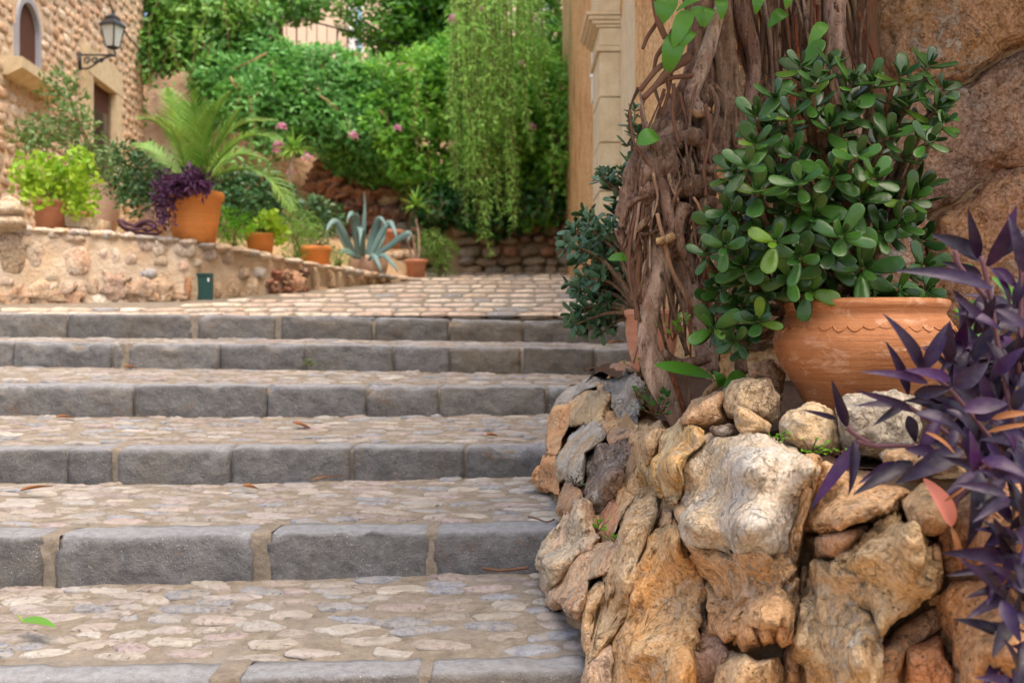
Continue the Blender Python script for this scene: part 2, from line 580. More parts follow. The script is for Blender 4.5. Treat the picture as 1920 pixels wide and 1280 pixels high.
# worn flat cobbles: shapes shared between all treads
COB = []
for k in range(14):
    v, f = ICO[3]
    ex = U(.7, .95)
    out = []
    sk = U(-.3, .3)
    for p in v:
        s = lambda q, e: math.copysign(abs(q) ** e, q)
        x, y, z = s(p.x, ex), s(p.y, ex), s(p.z, .5)
        w = 1 + .26 * frac((p.x * 1.1, p.y * 1.1, 0), 4, k * 7.7)
        x, y = (x + sk * y) * w, y * w
        z = z * (1 + .5 * frac((p.x * 2.6, p.y * 2.6, 0), 4, k * 3.1 + 20))
        out.append((x, y, z))
    me = MB()
    me.add(out, f)
    COB.append(me.mesh('cobble', M['cobble']))
def shade(c, a, b):
    g_ = U(a, b)
    return tuple(q * g_ for q in c)
COBC = [tuple(q * w_ for q, w_ in zip(lin(tuple(1.0 * x + .0 * y for x, y in zip(c, (192, 180, 164)))), (.60, .65, .68))) for c in ((206, 190, 166), (150, 156, 164), (140, 146, 156), (170, 150, 140), (196, 178, 156), (190, 172, 158), (204, 184, 170), (150, 150, 150), (140, 146, 152), (186, 158, 146),
                         (178, 150, 142), (214, 202, 184), (176, 160, 138), (198, 186, 172), (166, 142, 122), (186, 180, 172), (200, 176, 156))]

def kerb_block(name, parent, a, b, dep, h, seed, color):
    """one kerb stone: a,b front top edge points, worn rounded arris, rough face"""
    a, b = Vector(a), Vector(b)
    ax = (b - a)
    L = ax.length
    ax.normalize()
    nx = max(8, int(L / .018))
    r = .008 + .004 * (seed % 3)
    prof = [(dep, -.01), (dep * .6, 0), (dep * .25, -.001), (r * 2.2, -.002), (r, -r * .25), (r * .35, -r * .7), (0, -r * 1.7)]
    nz = 9
    for k in range(1, nz + 1):
        prof.append((-.004 * math.sin(k / nz * 3.1), -r * 1.7 - (h - r * 1.7) * k / nz))
    prof.append((dep, -h))
    vs, fs = [], []
    m = len(prof)
    for i in range(nx + 1):
        t = i / nx
        e = min(t, 1 - t) * L
        ends = max(0.0, 1 - e / .006)
        for (y, z) in prof:
            q = a + ax * (L * t)
            p = Vector((q.x, q.y + y, q.z + z))
            w = frac((p.x * 9, p.y * 9, p.z * 9), 5, seed * 3.7)
            w2 = frac((p.x * 34, p.y * 34, p.z * 34), 4, seed * 1.7)
            face = 1.0 if z < -r and y < dep * .5 else .35
            p.y += (w * .011 + w2 * .005) * face + ends ** 2 * .006
            p.z += w * .007 * (1 - face * .5) - ends ** 2 * .006 * (1 if z > -h * .5 else -1)
            chip = frac((p.x * 6, seed, 0), 2, 4.4)
            if -r * 2 < z < 0 and y < r * 2 and chip > .16:
                p.z -= (chip - .16) * .06
                p.y += (chip - .16) * .05
            vs.append(p)
    for i in range(nx):
        for k in range(m - 1):
            fs.append((i * m + k, i * m + k + 1, (i + 1) * m + k + 1, (i + 1) * m + k))
        fs.append((i * m + m - 1, i * m, (i + 1) * m, (i + 1) * m + m - 1))
    fs.append(tuple(range(m))[::-1])
    fs.append(tuple(range(nx * m, nx * m + m)))
    mb = MB()
    mb.add(vs, fs)
    o = mb.build(name, M['kerb_stone'], parent, color=color)
    at = o.data.attributes.new('wear_skylight', 'FLOAT', 'POINT')      # paler upper face: foot polish plus painted sky light
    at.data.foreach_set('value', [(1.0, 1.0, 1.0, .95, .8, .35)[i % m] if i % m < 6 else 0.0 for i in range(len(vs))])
    return o

# per riser: depth, front top edge y(px) polyline, bottom y polyline, stone spans in px
RIS = [
    dict(d=2.58, top=[(-80, 1277), (500, 1268), (1105, 1254)], bot=[(-80, 1400), (1110, 1370)],
         sp=[(-120, 396), (443, 790), (803, 1106)], dep=.15, c=(1.02, 1.02, 1.0)),
    dict(d=3.33, top=[(-80, 1005), (100, 1004), (480, 998), (810, 996), (1045, 990)], bot=[(-80, 1104), (480, 1088), (1045, 1072)],
         sp=[(-140, 78), (104, 474), (502, 803), (815, 1052)], dep=.2, c=(.93, .93, .94)),
    dict(d=4.29, top=[(-80, 842), (430, 838), (1040, 836)], bot=[(-80, 906), (430, 908), (1040, 892)],
         sp=[(-160, 122), (127, 208), (222, 429), (435, 655), (663, 870), (877, 1050)], dep=.2, c=(.9, .9, .92)),
    dict(d=5.0, top=[(-80, 719), (500, 722), (1080, 726)], bot=[(-80, 778), (500, 783), (1080, 777)],
         sp=[(-160, 246), (252, 499), (503, 685), (689, 820), (826, 1022), (1027, 1110)], dep=.2, c=(.97, .96, .95)),
    dict(d=5.77, top=[(-80, 638), (235, 643), (570, 645), (1120, 653)], bot=[(-80, 686), (570, 694), (1180, 704)],
         sp=[(-160, 21), (25, 206), (213, 229), (243, 409), (413, 569), (574, 736), (741, 841), (845, 975), (983, 1113), (1117, 1215)], dep=.14, c=(.98, .96, .93)),
    dict(d=6.38, top=[(-80, 586), (360, 589), (700, 594), (1060, 603), (1180, 606)], bot=[(-80, 633), (520, 636), (1180, 645)],
         sp=[(-170, 124), (128, 359), (373, 515), (528, 697), (704, 840), (845, 979), (983, 1128), (1132, 1220)], dep=.2, c=(1.0, .96, .9)),
]
STEP_R = [1.0, 1.0, 1.0, 1.02, 1.25, 1.3]
def right_limit(y):
    """x of the rock wall's foot, y metres away"""
    return interp(y, [(2.2, .26), (2.6, .20), (3.0, .14), (3.4, .13), (4.0, .13), (4.4, .18), (5.0, .24), (5.4, .5), (5.8, .68), (7, .72)])

for k, r in enumerate(RIS):
    d = r['d']
    q0 = r['sp'][0][0]
    r['sp'] = [(q0 - 640 + 30 * k, q0 - 300 - 20 * k), (q0 - 297 - 20 * k, q0 - 3)] + r['sp']
    st = place('stone_step', (0, d, P(500, interp(500, r['bot']), d).z))
    for j, (x0, x1) in enumerate(r['sp']):
        ht = P(0, interp((x0 + x1) / 2, r['top']), d).z - P(0, interp((x0 + x1) / 2, r['bot']), d).z + .03
        g_, h_ = U(.78, 1.2), U(-.04, .06)
        cc = (r['c'][0] * g_ * (1 + h_ * .5), r['c'][1] * g_, r['c'][2] * g_ * (1 - h_))
        if k >= 4 and x0 > 820:
            cc = (cc[0] * 1.0, cc[1] * .9, cc[2] * .74)
        if k == 3 and x0 > 820:
            cc = (cc[0] * 1.03, cc[1] * .99, cc[2] * .92)
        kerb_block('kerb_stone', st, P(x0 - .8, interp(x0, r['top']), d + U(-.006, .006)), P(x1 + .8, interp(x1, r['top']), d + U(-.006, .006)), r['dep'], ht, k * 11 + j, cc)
    # mortar packed flush into the wide joints
    for j in range(len(r['sp']) - 1):
        g0, g1 = r['sp'][j][1], r['sp'][j + 1][0]
        if g1 - g0 < 10:
            continue
        zt, zb = P(0, interp(g0, r['top']), d).z, P(0, interp(g0, r['bot']), d).z
        vs, fs = [], []
        for i in range(7):
            for q in range(13):
                x = ((g0 - 5 + (g1 - g0 + 10) * i / 6) - 960) / 2000 * d
                if q < 4:
                    y, z = d + r['dep'] * (1 - q / 3.2), zt - .003
                else:
                    y, z = d + .008, zt - .012 - (zt - zb) * (q - 4) / 8
                n_ = frac((x * 40, y * 40, z * 40), 4, k + j)
                vs.append((x, y + .006 * n_, z + .004 * n_))
        mq = MB()
        mq.add(vs, [(a_ * 13 + b_, a_ * 13 + b_ + 1, a_ * 13 + b_ + 14, a_ * 13 + b_ + 13) for a_ in range(6) for b_ in range(12)])
        mq.build('joint_mortar', M['mortar'], st)
    # mortar behind and between the kerb stones, and the bed of the tread up to the next riser
    mb = MB()
    xs = list(range(-780, 1321, 16))
    nxt = RIS[k + 1] if k < 5 else None
    if nxt:
        y1 = nxt['d'] + .05
        rows = 26
        vs = []
        for i in range(-2, rows + 1):
            t = max(0, i) / rows
            for px in xs:
                f0 = P(px, interp(px, r['top']), d)
                f1 = P(px, interp(px, nxt['bot']), nxt['d'])
                y = f0.y + .032 + t * (y1 - f0.y)
                x = (px - 960) / 2000 * (d + t * (nxt['d'] - d))
                z0 = f0.z - .014 - (.006 if t * (y1 - f0.y) < r['dep'] - .05 else 0)
                tt = max(0.0, (y - d - r['dep']) / (nxt['d'] - d - r['dep']))
                z = z0 + (f1.z - z0) * min(1, tt) ** .8 if y > d + r['dep'] else z0
                z += .006 * frac((x * 9, y * 9, 0), 4, k)
                if i < 0:
                    y, z = f0.y + .030 + .004 * frac((x * 30, i, 0), 3), f0.z - .03 - .12 * (-i - 1) / 1.0 * 1.2
                    y += .002 * i
                vs.append((x, y, z))
        m = len(xs)
        fs = [(i * m + j, i * m + j + 1, (i + 1) * m + j + 1, (i + 1) * m + j) for i in range(rows + 2) for j in range(m - 1)]
        # order rows so that the lowest comes first
        vs = vs[m:2 * m] and vs
        mb.add(vs, [q for q in fs if q[0] // m != 1] + [(j + m, j + 1 + m, j + 1 + 2 * m, j + 2 * m) for j in range(m - 1)])
        mb.build('mortar', M['mortar'], st)
        # cobbles: thrown at random, biggest first, worn almost flush with the mortar
        put = []
        for tries in range(2300):
            big = 1 - tries / 2300
            w, h = U(.05, .075) + .11 * big * U(.5, 1), U(.03, .045) + .035 * big * U(.3, 1)
            cy = U(d + r['dep'] + .03, nxt['d'] - .005)
            cx = U(-.80 * cy, right_limit(cy) + .03)
            if any(((cx - q[0]) / (w + q[2])) ** 2 + ((cy - q[1]) / (h + q[3])) ** 2 < .235 for q in put):
                continue
            put.append((cx, cy, w, h))
            px = 960 + cx / cy * 2000
            f0 = P(px, interp(px, r['top']), d).z - .014
            f1 = P(px, interp(px, nxt['bot']), nxt['d']).z
            tt = max(0, min(1, (cy - d - r['dep']) / (nxt['d'] - d - r['dep'])))
            z = f0 + (f1 - f0) * tt ** .8
            mm = Matrix.Translation((cx, cy, z - .006)) @ Matrix.Rotation(U(-.35, .35), 4, 'Z') @ Matrix.Rotation(U(-.04, .04), 4, 'Y') @ Matrix.Diagonal((w * .52, h * .55, U(.008, .015), 1))
            link('cobble', R.choice(COB), st, mm, color=shade(R.choice(COBC), .7, 1.15))
            if len(put) > 220:
                break
    else:
        mb.box((-1.6, d + .11, P(500, 612, d).z - .05), (8.2, .17, .16))
        mb.build('mortar', M['mortar'], st)

# ------------------------------------------------------------------ cobbled ramp: low rounded courses
RAMP = [(586, 6.66), (578, 7.0), (569, 7.45), (561, 7.95), (552, 8.55), (543, 9.25), (535, 10.0), (528, 10.9), (521.5, 12.0), (516, 13.2), (511, 14.4)]
WALLBASE = [(-300, 7.2), (0, 7.6), (350, 8.0), (560, 9.2), (700, 10.6), (860, 13.0), (1060, 16.0)]
WALLFOOT = [(-300, 582), (0, 582), (350, 577), (560, 557), (700, 542), (860, 526)]
ramp = place('cobbled_ramp', (0, 6.6, P(0, 590, 6.6).z))
CR = []
for k in range(8):
    v, f = ICO[3]
    out = []
    for p in v:
        s = lambda q, e: math.copysign(abs(q) ** e, q)
        w = 1 + .10 * frac((p.x * 1.6, p.y * 1.6, p.z * 1.6), 3, k * 5.1)
        out.append((s(p.x, .38) * w, s(p.y, .5) * w, s(p.z, .55) * w))
    mb = MB()
    mb.add(out, f)
    CR.append(mb.mesh('cobble', M['cobble']))
bed = MB()
prev = None
vs = []
cols = list(range(-250, 1161, 30))
for i, (py, d) in enumerate(RAMP):
    zz = EYE + (625 - py) / 2000 * d
    for (y, z) in ((d - .02, zz - .02), (d + .1, zz - .004)):
        for px in cols:
            vs.append(((px - 960) / 2000 * d, y, z))
m = len(cols)
bed.add(vs, [(i * m + j, i * m + j + 1, (i + 1) * m + j + 1, (i + 1) * m + j) for i in range(len(RAMP) * 2 - 1) for j in range(m - 1)])
bed.build('bed', M['mortar'], ramp)
RC = [lin(c) for c in ((234, 212, 180), (226, 200, 168), (230, 206, 184), (216, 186, 152), (222, 196, 172), (238, 220, 192), (208, 176, 146), (226, 190, 160))]
for i, (py, d) in enumerate(RAMP):
    zz = EYE + (625 - py) / 2000 * d
    nd = RAMP[i + 1][1] if i + 1 < len(RAMP) else d + 1
    x = -2.2
    for px in range(-100, 1100):
        if interp(px, WALLFOOT) < py + 3:
            x = (px - 960) / 2000 * d
            break
    lo = x - .25
    x = lo
    end = .74 if d < 14 else .8
    while x < end:
        w = U(.11, .25)
        g = U(0, 1)
        c = lin((150, 150, 150)) if g < .06 else shade(R.choice(RC), .92, 1.14)
        ht = max(.042, .012 * d * .36)
        for dd, zo in ((0, 0),) + (((.22, .004),) if nd - d > .4 else ()):
            mm = Matrix.Translation((x + w / 2, d + dd + .09 + U(-.01, .01), zz + zo - ht * .55 + U(-.004, .004))) @ Matrix.Rotation(U(-.06, .06), 4, 'Y') @ Matrix.Diagonal((w * .5, .105, ht * .62, 1))
            if dd == 0 or nd > 11.5:
                link('cobble', R.choice(CR), ramp, mm, color=c)
        x += w + .006

# ------------------------------------------------------------------ low terrace wall on the left
def dlow(px):
    return interp(px, WALLBASE)
LOWTOP = [(-300, 418), (0, 424), (30, 425), (200, 436), (300, 445), (415, 462), (560, 490), (700, 513), (780, 522), (860, 528)]
low = thing('low_stone_wall', 'low mortared rubble wall with a green hatch, holding the potted plants above the ramp', 'wall', (-2.3, 8.0, EYE + .1))
mb = MB()
pxs = [x for x in range(-260, 865, 10)]
rows = 14
vs = []
for px in pxs:
    d = dlow(px)
    top, bot = interp(px, LOWTOP), 640
    for i in range(rows + 1):
        py = top + (bot - top) * i / rows
        p = P(px, py, d)
        p.y += .02 * frac((p.x * 4, p.y * 4, p.z * 6), 4) + (.02 if i == 0 else 0)
        p.z += .01 * frac((p.x * 7, 3, 1), 3) if i == 0 else 0
        vs.append(p)
    p = P(px, top, d)
    vs.append((p.x * (1 + .3 / d), p.y + .3, p.z - .01))
    vs.append((p.x * (1 + .3 / d), p.y + .3, .8))
m = rows + 3
fs = [(i * m + k, i * m + k + 1, (i + 1) * m + k + 1, (i + 1) * m + k) for i in range(len(pxs) - 1) for k in range(m - 1)]
fs += [(i * m + m - 1, i * m, (i + 1) * m, (i + 1) * m + m - 1) for i in range(0)]
mb.add(vs, fs)
mb.build('mortar', M['low_wall_mortar'], low)

def lump(sub, seed, box=.6, amp=.22, flat=1.0, oct_=4, sc=1.4):
    v, f = ICO[sub]
    out = []
    for p in v:
        s = lambda q, e: math.copysign(abs(q) ** e, q)
        w = 1 + amp * frac((p.x * sc, p.y * sc, p.z * sc), oct_, seed * 9.1)
        out.append((s(p.x, box) * w, s(p.y, box) * w * flat, s(p.z, box) * w))
    mb = MB()
    mb.add(out, f)
    return mb
LUMPS = [lump(2, k, U(.55, .8), .28).mesh('stone', M['far_stone']) for k in range(12)]
RUG = [lump(3, 50 + k, .7, .75, 1, 5, 2.2).mesh('stone', M['far_stone']) for k in range(3)]
def low_stone(px, py, w, h, c, c2=None, rug=False, rot=0.0, proud=.3):
    d = dlow(px)
    p = P(px, py, d)
    sl = math.atan2(dlow(px + 10) - dlow(px - 10), 20 / 2000 * d)
    mm = Matrix.Translation((p.x, p.y + .02, p.z)) @ Matrix.Rotation(sl * .6, 4, 'Z') @ Matrix.Rotation(rot, 4, 'Y') @ Matrix.Diagonal((w * d / 4000, .026 + proud * .04, h * d / 4000, 1))
    link('stone', R.choice(RUG if rug else LUMPS), low, mm, color=lin(c), tint=lin(c2 or tuple(q * .85 for q in c)))
for a in ((15, 400, 46, 60, (206, 178, 140)), (20, 480, 52, 70, (190, 160, 116)), (62, 475, 36, 62, (226, 200, 168)), (20, 455, 60, 40, (214, 184, 150)), (8, 528, 34, 18, (220, 190, 160)),
          (140, 490, 56, 60, (226, 196, 164), (204, 160, 124)), (40, 432, 40, 22, (222, 200, 190)), (196, 440, 34, 18, (190, 188, 186)), (215, 480, 18, 34, (234, 210, 184)),
          (193, 476, 16, 18, (226, 200, 180)), (243, 483, 30, 30, (206, 176, 150)), (296, 462, 32, 34, (234, 214, 186)), (278, 513, 30, 18, (206, 206, 206)), (300, 490, 26, 20, (200, 176, 140)),
          (185, 566, 30, 34, (240, 228, 206)), (225, 565, 24, 26, (234, 206, 178)), (172, 535, 24, 34, (218, 186, 150)), (150, 540, 26, 28, (226, 196, 164)), (270, 458, 36, 26, (196, 170, 148)),
          (345, 470, 40, 28, (190, 170, 148)), (385, 476, 40, 26, (204, 182, 164)), (366, 492, 24, 16, (234, 214, 186)), (430, 535, 42, 46, (220, 186, 146)), (466, 540, 34, 40, (224, 196, 158)),
          (482, 512, 30, 22, (216, 212, 206)), (451, 512, 30, 24, (206, 176, 144)), (420, 480, 40, 28, (196, 168, 140)), (405, 545, 18, 30, (224, 190, 150)), (350, 540, 14, 44, (206, 136, 76)),
          (340, 500, 24, 20, (226, 190, 160)), (585, 520, 18, 34, (222, 190, 146)), (615, 525, 26, 34, (214, 180, 136)), (650, 530, 26, 20, (216, 180, 132)), (600, 545, 30, 14, (220, 180, 130)),
          (690, 522, 20, 22, (206, 164, 116)), (676, 520, 12, 22, (198, 150, 100)), (712, 524, 20, 18, (214, 174, 126)), (740, 526, 22, 14, (214, 178, 134)), (770, 528, 26, 12, (218, 186, 142)), (130, 445, 60, 20, (206, 180, 148)), (95, 520, 30, 30, (222, 194, 150)), (100, 440, 30, 20, (210, 188, 160))):
    low_stone(*a)
for (px, py, w, h, c, c2) in ((70, 555, 84, 48, (192, 140, 90), (216, 180, 140)), (115, 560, 70, 44, (200, 150, 110), (180, 130, 90)), (215, 535, 50, 46, (180, 140, 110), (214, 186, 160)), (262, 550, 64, 50, (176, 144, 112), (206, 160, 116)),
                              (300, 545, 50, 44, (190, 156, 122), (206, 170, 130)), (536, 528, 62, 44, (190, 120, 80), (222, 170, 130)), (25, 560, 56, 44, (204, 160, 110), (190, 140, 96)), (330, 560, 40, 22, (212, 176, 136), (196, 156, 116))):
    low_stone(px, py, w, h, c, c2, True, U(-.4, .4), .8)
for k in range(9):        # broken orange stones of the patched hole
    low_stone(510 + (k % 3) * 26 + U(-5, 5), 512 + (k // 3) * 17 + U(-4, 4), U(16, 26), U(14, 20), R.choice([(206, 134, 92), (190, 112, 70), (224, 172, 134)]), None, True, U(-1, 1), 1.6)
# coping: uneven flat stones along the top edge
px = -30
while px < 850:
    w = U(26, 52) * interp(px, [(0, 1.0), (860, .55)])
    d = dlow(px + w / 2)
    p = P(px + w / 2, interp(px + w / 2, LOWTOP) + 4, d)
    nd = dlow(px + w) - dlow(px)
    sl = math.atan2(nd, w / 2000 * d)
    mm = Matrix.Translation((p.x, p.y + .1, p.z)) @ Matrix.Rotation(sl, 4, 'Z') @ Matrix.Diagonal((w * d / 3900 * (1 + abs(math.tan(min(sl, 1))) * .3), .13, U(.026, .04), 1))
    c = R.choice([(190, 170, 148), (204, 186, 162), (176, 164, 152), (210, 180, 146)])
    link('coping_stone', R.choice(LUMPS), low, mm, color=lin(c), tint=lin(tuple(q * 1.1 if q < 220 else q for q in c)))
    px += w * .97
# stone post at the far left end
for k, (h0, h1) in enumerate(((377, 402), (403, 426))):
    d = 7.45
    a, b = P(-30, h0, d), P(29, h1, d)
    mm = Matrix.Translation(((a.x + b.x) / 2, d + .1, (a.z + b.z) / 2)) @ Matrix.Diagonal(((b.x - a.x) * .56, .12, (a.z - b.z) * .58, 1))
    link('post_stone', LUMPS[k], low, mm, color=lin((210, 186, 154)), tint=lin((190, 164, 128)))
# meter hatch
dh = dlow(378) - .035
def hbox(mb, x0, x1, y0, y1, d, t):
    a, b = P(x0, y1, d), P(x1, y0, d)
    mb.box(((a.x + b.x) / 2, d + t / 2, (a.z + b.z) / 2), (b.x - a.x, t, b.z - a.z))
hatch = tag(link('meter_hatch', MB().mesh('meter_hatch'), None), 'small dark green metal hatch door set low in the rubble wall', 'hatch')
mb = MB(); hbox(mb, 361, 394, 516, 561, dh - .012, .02); mb.build('door', M['green_paint'], hatch, False)
mb = MB()
for q in ((357, 361, 512, 564), (394, 398, 512, 564), (361, 394, 512, 516), (361, 394, 561, 564)):
    hbox(mb, *q, dh - .02, .03)
mb.build('frame', M['green_paint'], hatch, False)
mb = MB(); hbox(mb, 389, 392, 521, 528, dh - .02, .008); mb.build('latch', M['white_paint'], hatch, False)

# ------------------------------------------------------------------ terrace, bank and soil
def terr_z(x, y):
    """terrace height: level with the low wall's top, rising to the house door"""
    return EYE + interp(y, [(7, .72), (8, .72), (9.5, .70), (11, .72), (12.4, .92), (13.5, 1.18), (15, 1.38), (17, 1.5)]) - .035
mb = MB()
vs = []
ny = 24
pxs2 = list(range(-700, 900, 20))
for px in pxs2:
    d0 = dlow(px) + .12
    z0 = P(px, interp(px, LOWTOP), dlow(px)).z - .02
    for i in range(ny + 1):
        t = i / ny
        y = d0 + t * (17 - d0)
        x = (px - 960) / 2000 * (d0 + t * (15.5 - d0))
        z = z0 + (terr_z(x, y) - z0) * min(1, t * 4) * max(0.0, min(1.0, (830 - px) / 130)) + .015 * frac((x * 3, y * 3, 0), 4)
        vs.append((x, y, min(z, 1.0 + 1.5)))
m = ny + 1
mb.add(vs, [(i * m + k, (i + 1) * m + k, (i + 1) * m + k + 1, i * m + k + 1) for i in range(len(pxs2) - 1) for k in range(ny)])
tag(mb.build('terrace', M['path_earth']), kind='structure')

# earth bank and hillside behind, up to the upper garden
mb = MB()
vs = []
nx, nz = 70, 34
for j in range(nz + 1):
    t = j / nz
    for i in range(nx + 1):
        x = -6.4 + 9.4 * i / nx
        z = 1.2 + 4.0 * t
        y = 15.6 + .9 * t + .3 * frac((x * .8, z * .8, 0), 4) + .10 * frac((x * 3.2, z * 3.2, 2), 4)
        vs.append((x, y, z))
    if j == nz:
        for i in range(nx + 1):
            vs.append((-6.4 + 9.4 * i / nx, 26, 5.3))
m = nx + 1
mb.add(vs, [(j * m + i, j * m + i + 1, (j + 1) * m + i + 1, (j + 1) * m + i) for j in range(nz + 1) for i in range(nx)])
tag(mb.build('earth_bank', M['earth']), kind='structure')

# rough retaining wall at the head of the ramp, and stones in the bank
ret = thing('retaining_wall', 'rough drystone retaining wall at the head of the ramp under the hanging greenery', 'wall', (-.2, 14.8, EYE + .7))
mb = MB()
vs = []
for px in range(700, 1121, 12):
    for j in range(13):
        py = 540 - (540 - 380) * j / 12
        p = P(px, py, 15.0 - .35 * (px > 840) + j * .03)
        p.y += .08 * frac((p.x * 3, p.z * 3, 0), 4)
        vs.append(p)
    p = P(px, 380, 16.2); vs.append(p)
n = len(range(700, 1121, 12))
mb.add(vs, [(i * 14 + k, (i + 1) * 14 + k, (i + 1) * 14 + k + 1, i * 14 + k + 1) for i in range(n - 1) for k in range(13)])
mb.build('mortar', M['earth'], ret)
py = 520
while py > 385:
    px = 705 + U(0, 20)
    h = U(15, 30)
    while px < 1075:
        w = U(18, 46)
        c = R.choice([(206, 178, 136), (196, 160, 116), (214, 190, 152), (180, 146, 104), (200, 130, 80), (190, 176, 152)])
        p = P(px + w / 2, py - h / 2 + U(-3, 3), 14.98 - .35 * (px > 840) + (540 - py) / 160 * .36)
        mm = Matrix.Translation(p) @ Matrix.Rotation(U(-.25, .25), 4, 'Y') @ Matrix.Diagonal((w * 14.7 / 4000 * 1.02, .13, h * 14.7 / 4000 * 1.04, 1))
        link('stone', R.choice(LUMPS), ret, mm, color=lin(c), tint=lin(tuple(q * .84 for q in c)))
        px += w + 1.5
    py -= h + .5
# orange boulders of the bank under the climbers
bk = thing('bank_outcrop', 'orange crumbling rock outcrop in the bank behind the agave', 'rock', P(660, 400, 15.3))
for k in range(34):
    px, py = U(570, 760), U(305, 425)
    w, h = U(24, 60), U(18, 40)
    mm = Matrix.Translation(P(px, py, 15.35 + U(-.1, .1))) @ Matrix.Rotation(U(-.6, .6), 4, 'Y') @ Matrix.Diagonal((w * 15 / 4000, .2, h * 15 / 4000, 1))
    c = R.choice([(188, 110, 60), (172, 104, 58), (200, 128, 76), (160, 96, 60)])
    link('stone', R.choice(RUG), bk, mm, color=lin(c), tint=lin(tuple(q * .8 for q in c)))

# ------------------------------------------------------------------ rubble house on the left
hs = thing('rubble_house', 'tall house of orange rubble stone with arched window and dark doorway', 'house', (-4.9, 12, 1.6))
hx = lambda y: -3.96 - .08 * y
hdir = Vector((-.08, 1, 0)).normalized()
hn = Vector((1, .08, 0)).normalized()
def hpt(y, z, out=0.0):
    return Vector((hx(y), y, z)) + hn * out
def hz(px, py, y):
    return EYE + (625 - py) / 2000 * y
holes = [(10.28, 10.92, hz(0, 130, 10.6), hz(0, 4, 10.6)), (12.52, 13.45, 1.6, hz(0, 160, 13))]
wall = MB()
ys = [8.0, 10.28, 10.92, 12.52, 13.45, 15.0]
zs = [.6, 1.2, holes[0][2], 3.1, holes[0][3], 6.4]
zs[3] = holes[1][3]
zs = sorted(zs)
for i in range(5):
    for k in range(5):
        ym, zm = (ys[i] + ys[i + 1]) / 2, (zs[k] + zs[k + 1]) / 2
        hole = any(a < ym < b and c < zm < e for a, b, c, e in [(holes[0][0], holes[0][1], holes[0][2] - .01, holes[0][3] + .01), (holes[1][0], holes[1][1], 1.1, holes[1][3] + .01)])
        o = -.02 if not hole else -.22
        q = [hpt(ys[i], zs[k], o), hpt(ys[i + 1], zs[k], o), hpt(ys[i + 1], zs[k + 1], o), hpt(ys[i], zs[k + 1], o)]
        if not hole:
            b4 = [p - hn * .5 for p in q]
            wall.add(q + b4, [(0, 1, 2, 3), (7, 6, 5, 4), (0, 4, 5, 1), (1, 5, 6, 2), (2, 6, 7, 3), (3, 7, 4, 0)])
wobj = wall.build('wall', M['low_wall_mortar'], hs, False)
cand = []
z = .9
while z < 6.0:
    h = U(.085, .14)
    y = 8.6 + U(0, .2)
    while y < 14.95:
        w = U(.11, .28)
        cy, cz = y + w / 2, z + h / 2 + U(-.03, .03)
        if not any(a - .08 - (.22 if n_ else 0) < cy < b + .08 + (.26 if n_ else 0) and c - .1 < cz < e + (.32 if n_ else .1) for n_, (a, b, c, e) in enumerate(holes)):
            cand.append((cy, cz, w, h))
        y += w + .012
    z += h + .012
vis = []
for q in cand:
    p = hpt(q[0], q[1])
    px, py = 960 + p.x / p.y * 2000, 625 - (p.z - EYE) / p.y * 2000
    if px > -60 and py > -60:
        vis.append((-(q[2] * q[3]) / p.y ** 2, q))
vis.sort()
ang = math.atan2(hdir.y, hdir.x)
HC = [(236, 208, 172), (230, 196, 158), (242, 222, 194), (220, 176, 132), (212, 160, 114), (238, 212, 180), (232, 202, 168), (220, 190, 154)]
rest = MB()
for i, (_, (cy, cz, w, h)) in enumerate(vis):
    p = hpt(cy, cz, -.019)
    mm = Matrix.Translation(p) @ Matrix.Rotation(ang, 4, 'Z') @ Matrix.Rotation(U(-.1, .1), 4, 'Y') @ Matrix.Diagonal((w * U(.4, .5), U(.014, .026), h * U(.4, .52), 1))
    c = R.choice(HC)
    if i < 296:
        link('stone', R.choice(LUMPS), wobj, mm, color=lin(c), tint=lin(tuple(x_ * .88 for x_ in c)))
    else:
        v, f = ICO[1]
        rest.add([mm @ q for q in v], f)
o = rest.build('far_stones', M['far_stone'], wobj, color=lin((222, 180, 136)), tint=lin((206, 160, 118)))
o['kind'] = 'stuff'
# arched window: dark leaf in the recess, blue-grey reveal, sill
win = MB()
a, b, c, e = holes[0]
win.add([hpt(a, c, -.03), hpt(b, c, -.03), hpt(b, e, -.03), hpt(a, e, -.03), hpt(a, c, -.2), hpt(b, c, -.2), hpt(b, e, -.2), hpt(a, e, -.2)],
        [(0, 1, 2, 3), (7, 6, 5, 4), (0, 4, 5, 1), (2, 6, 7, 3)])
wo = win.build('window', M['dark_wood'], hs, False)
arch = MB()
n = 14
ring_o, ring_i = [], []
ym, hw = (a + b) / 2, (b - a) / 2
zs_ = e - hw * .95
for k in range(n + 1):
    t = math.pi * k / n
    ring_i.append((ym - hw * .86 * math.cos(t), zs_ + hw * .9 * math.sin(t)))
prof = [(a + .07 * 0 + hw * .14, c)] + ring_i + [(b - hw * .14, c)]
outp = [(a, c)] + [(ym - hw * 1.02 * math.cos(math.pi * k / n), zs_ + hw * 1.1 * math.sin(math.pi * k / n)) for k in range(n + 1)] + [(b, c)]
m = len(prof)
vs = [hpt(y, z_, .02) for y, z_ in prof] + [hpt(y, z_, .02) for y, z_ in outp] + [hpt(y, z_, -.17) for y, z_ in prof] + [hpt(y, z_, -.17) for y, z_ in outp]
fs = []
for k in range(m - 1):
    fs += [(k, k + 1, m + k + 1, m + k), (k, 2 * m + k, 2 * m + k + 1, k + 1), (m + k, m + k + 1, 3 * m + k + 1, 3 * m + k)]
arch.add(vs, fs)
arch.build('frame', M['blue_grey'] if 'blue_grey' in M else simple('blue_grey', lin((150, 154, 162)), .8, .1, 12), wo, False)
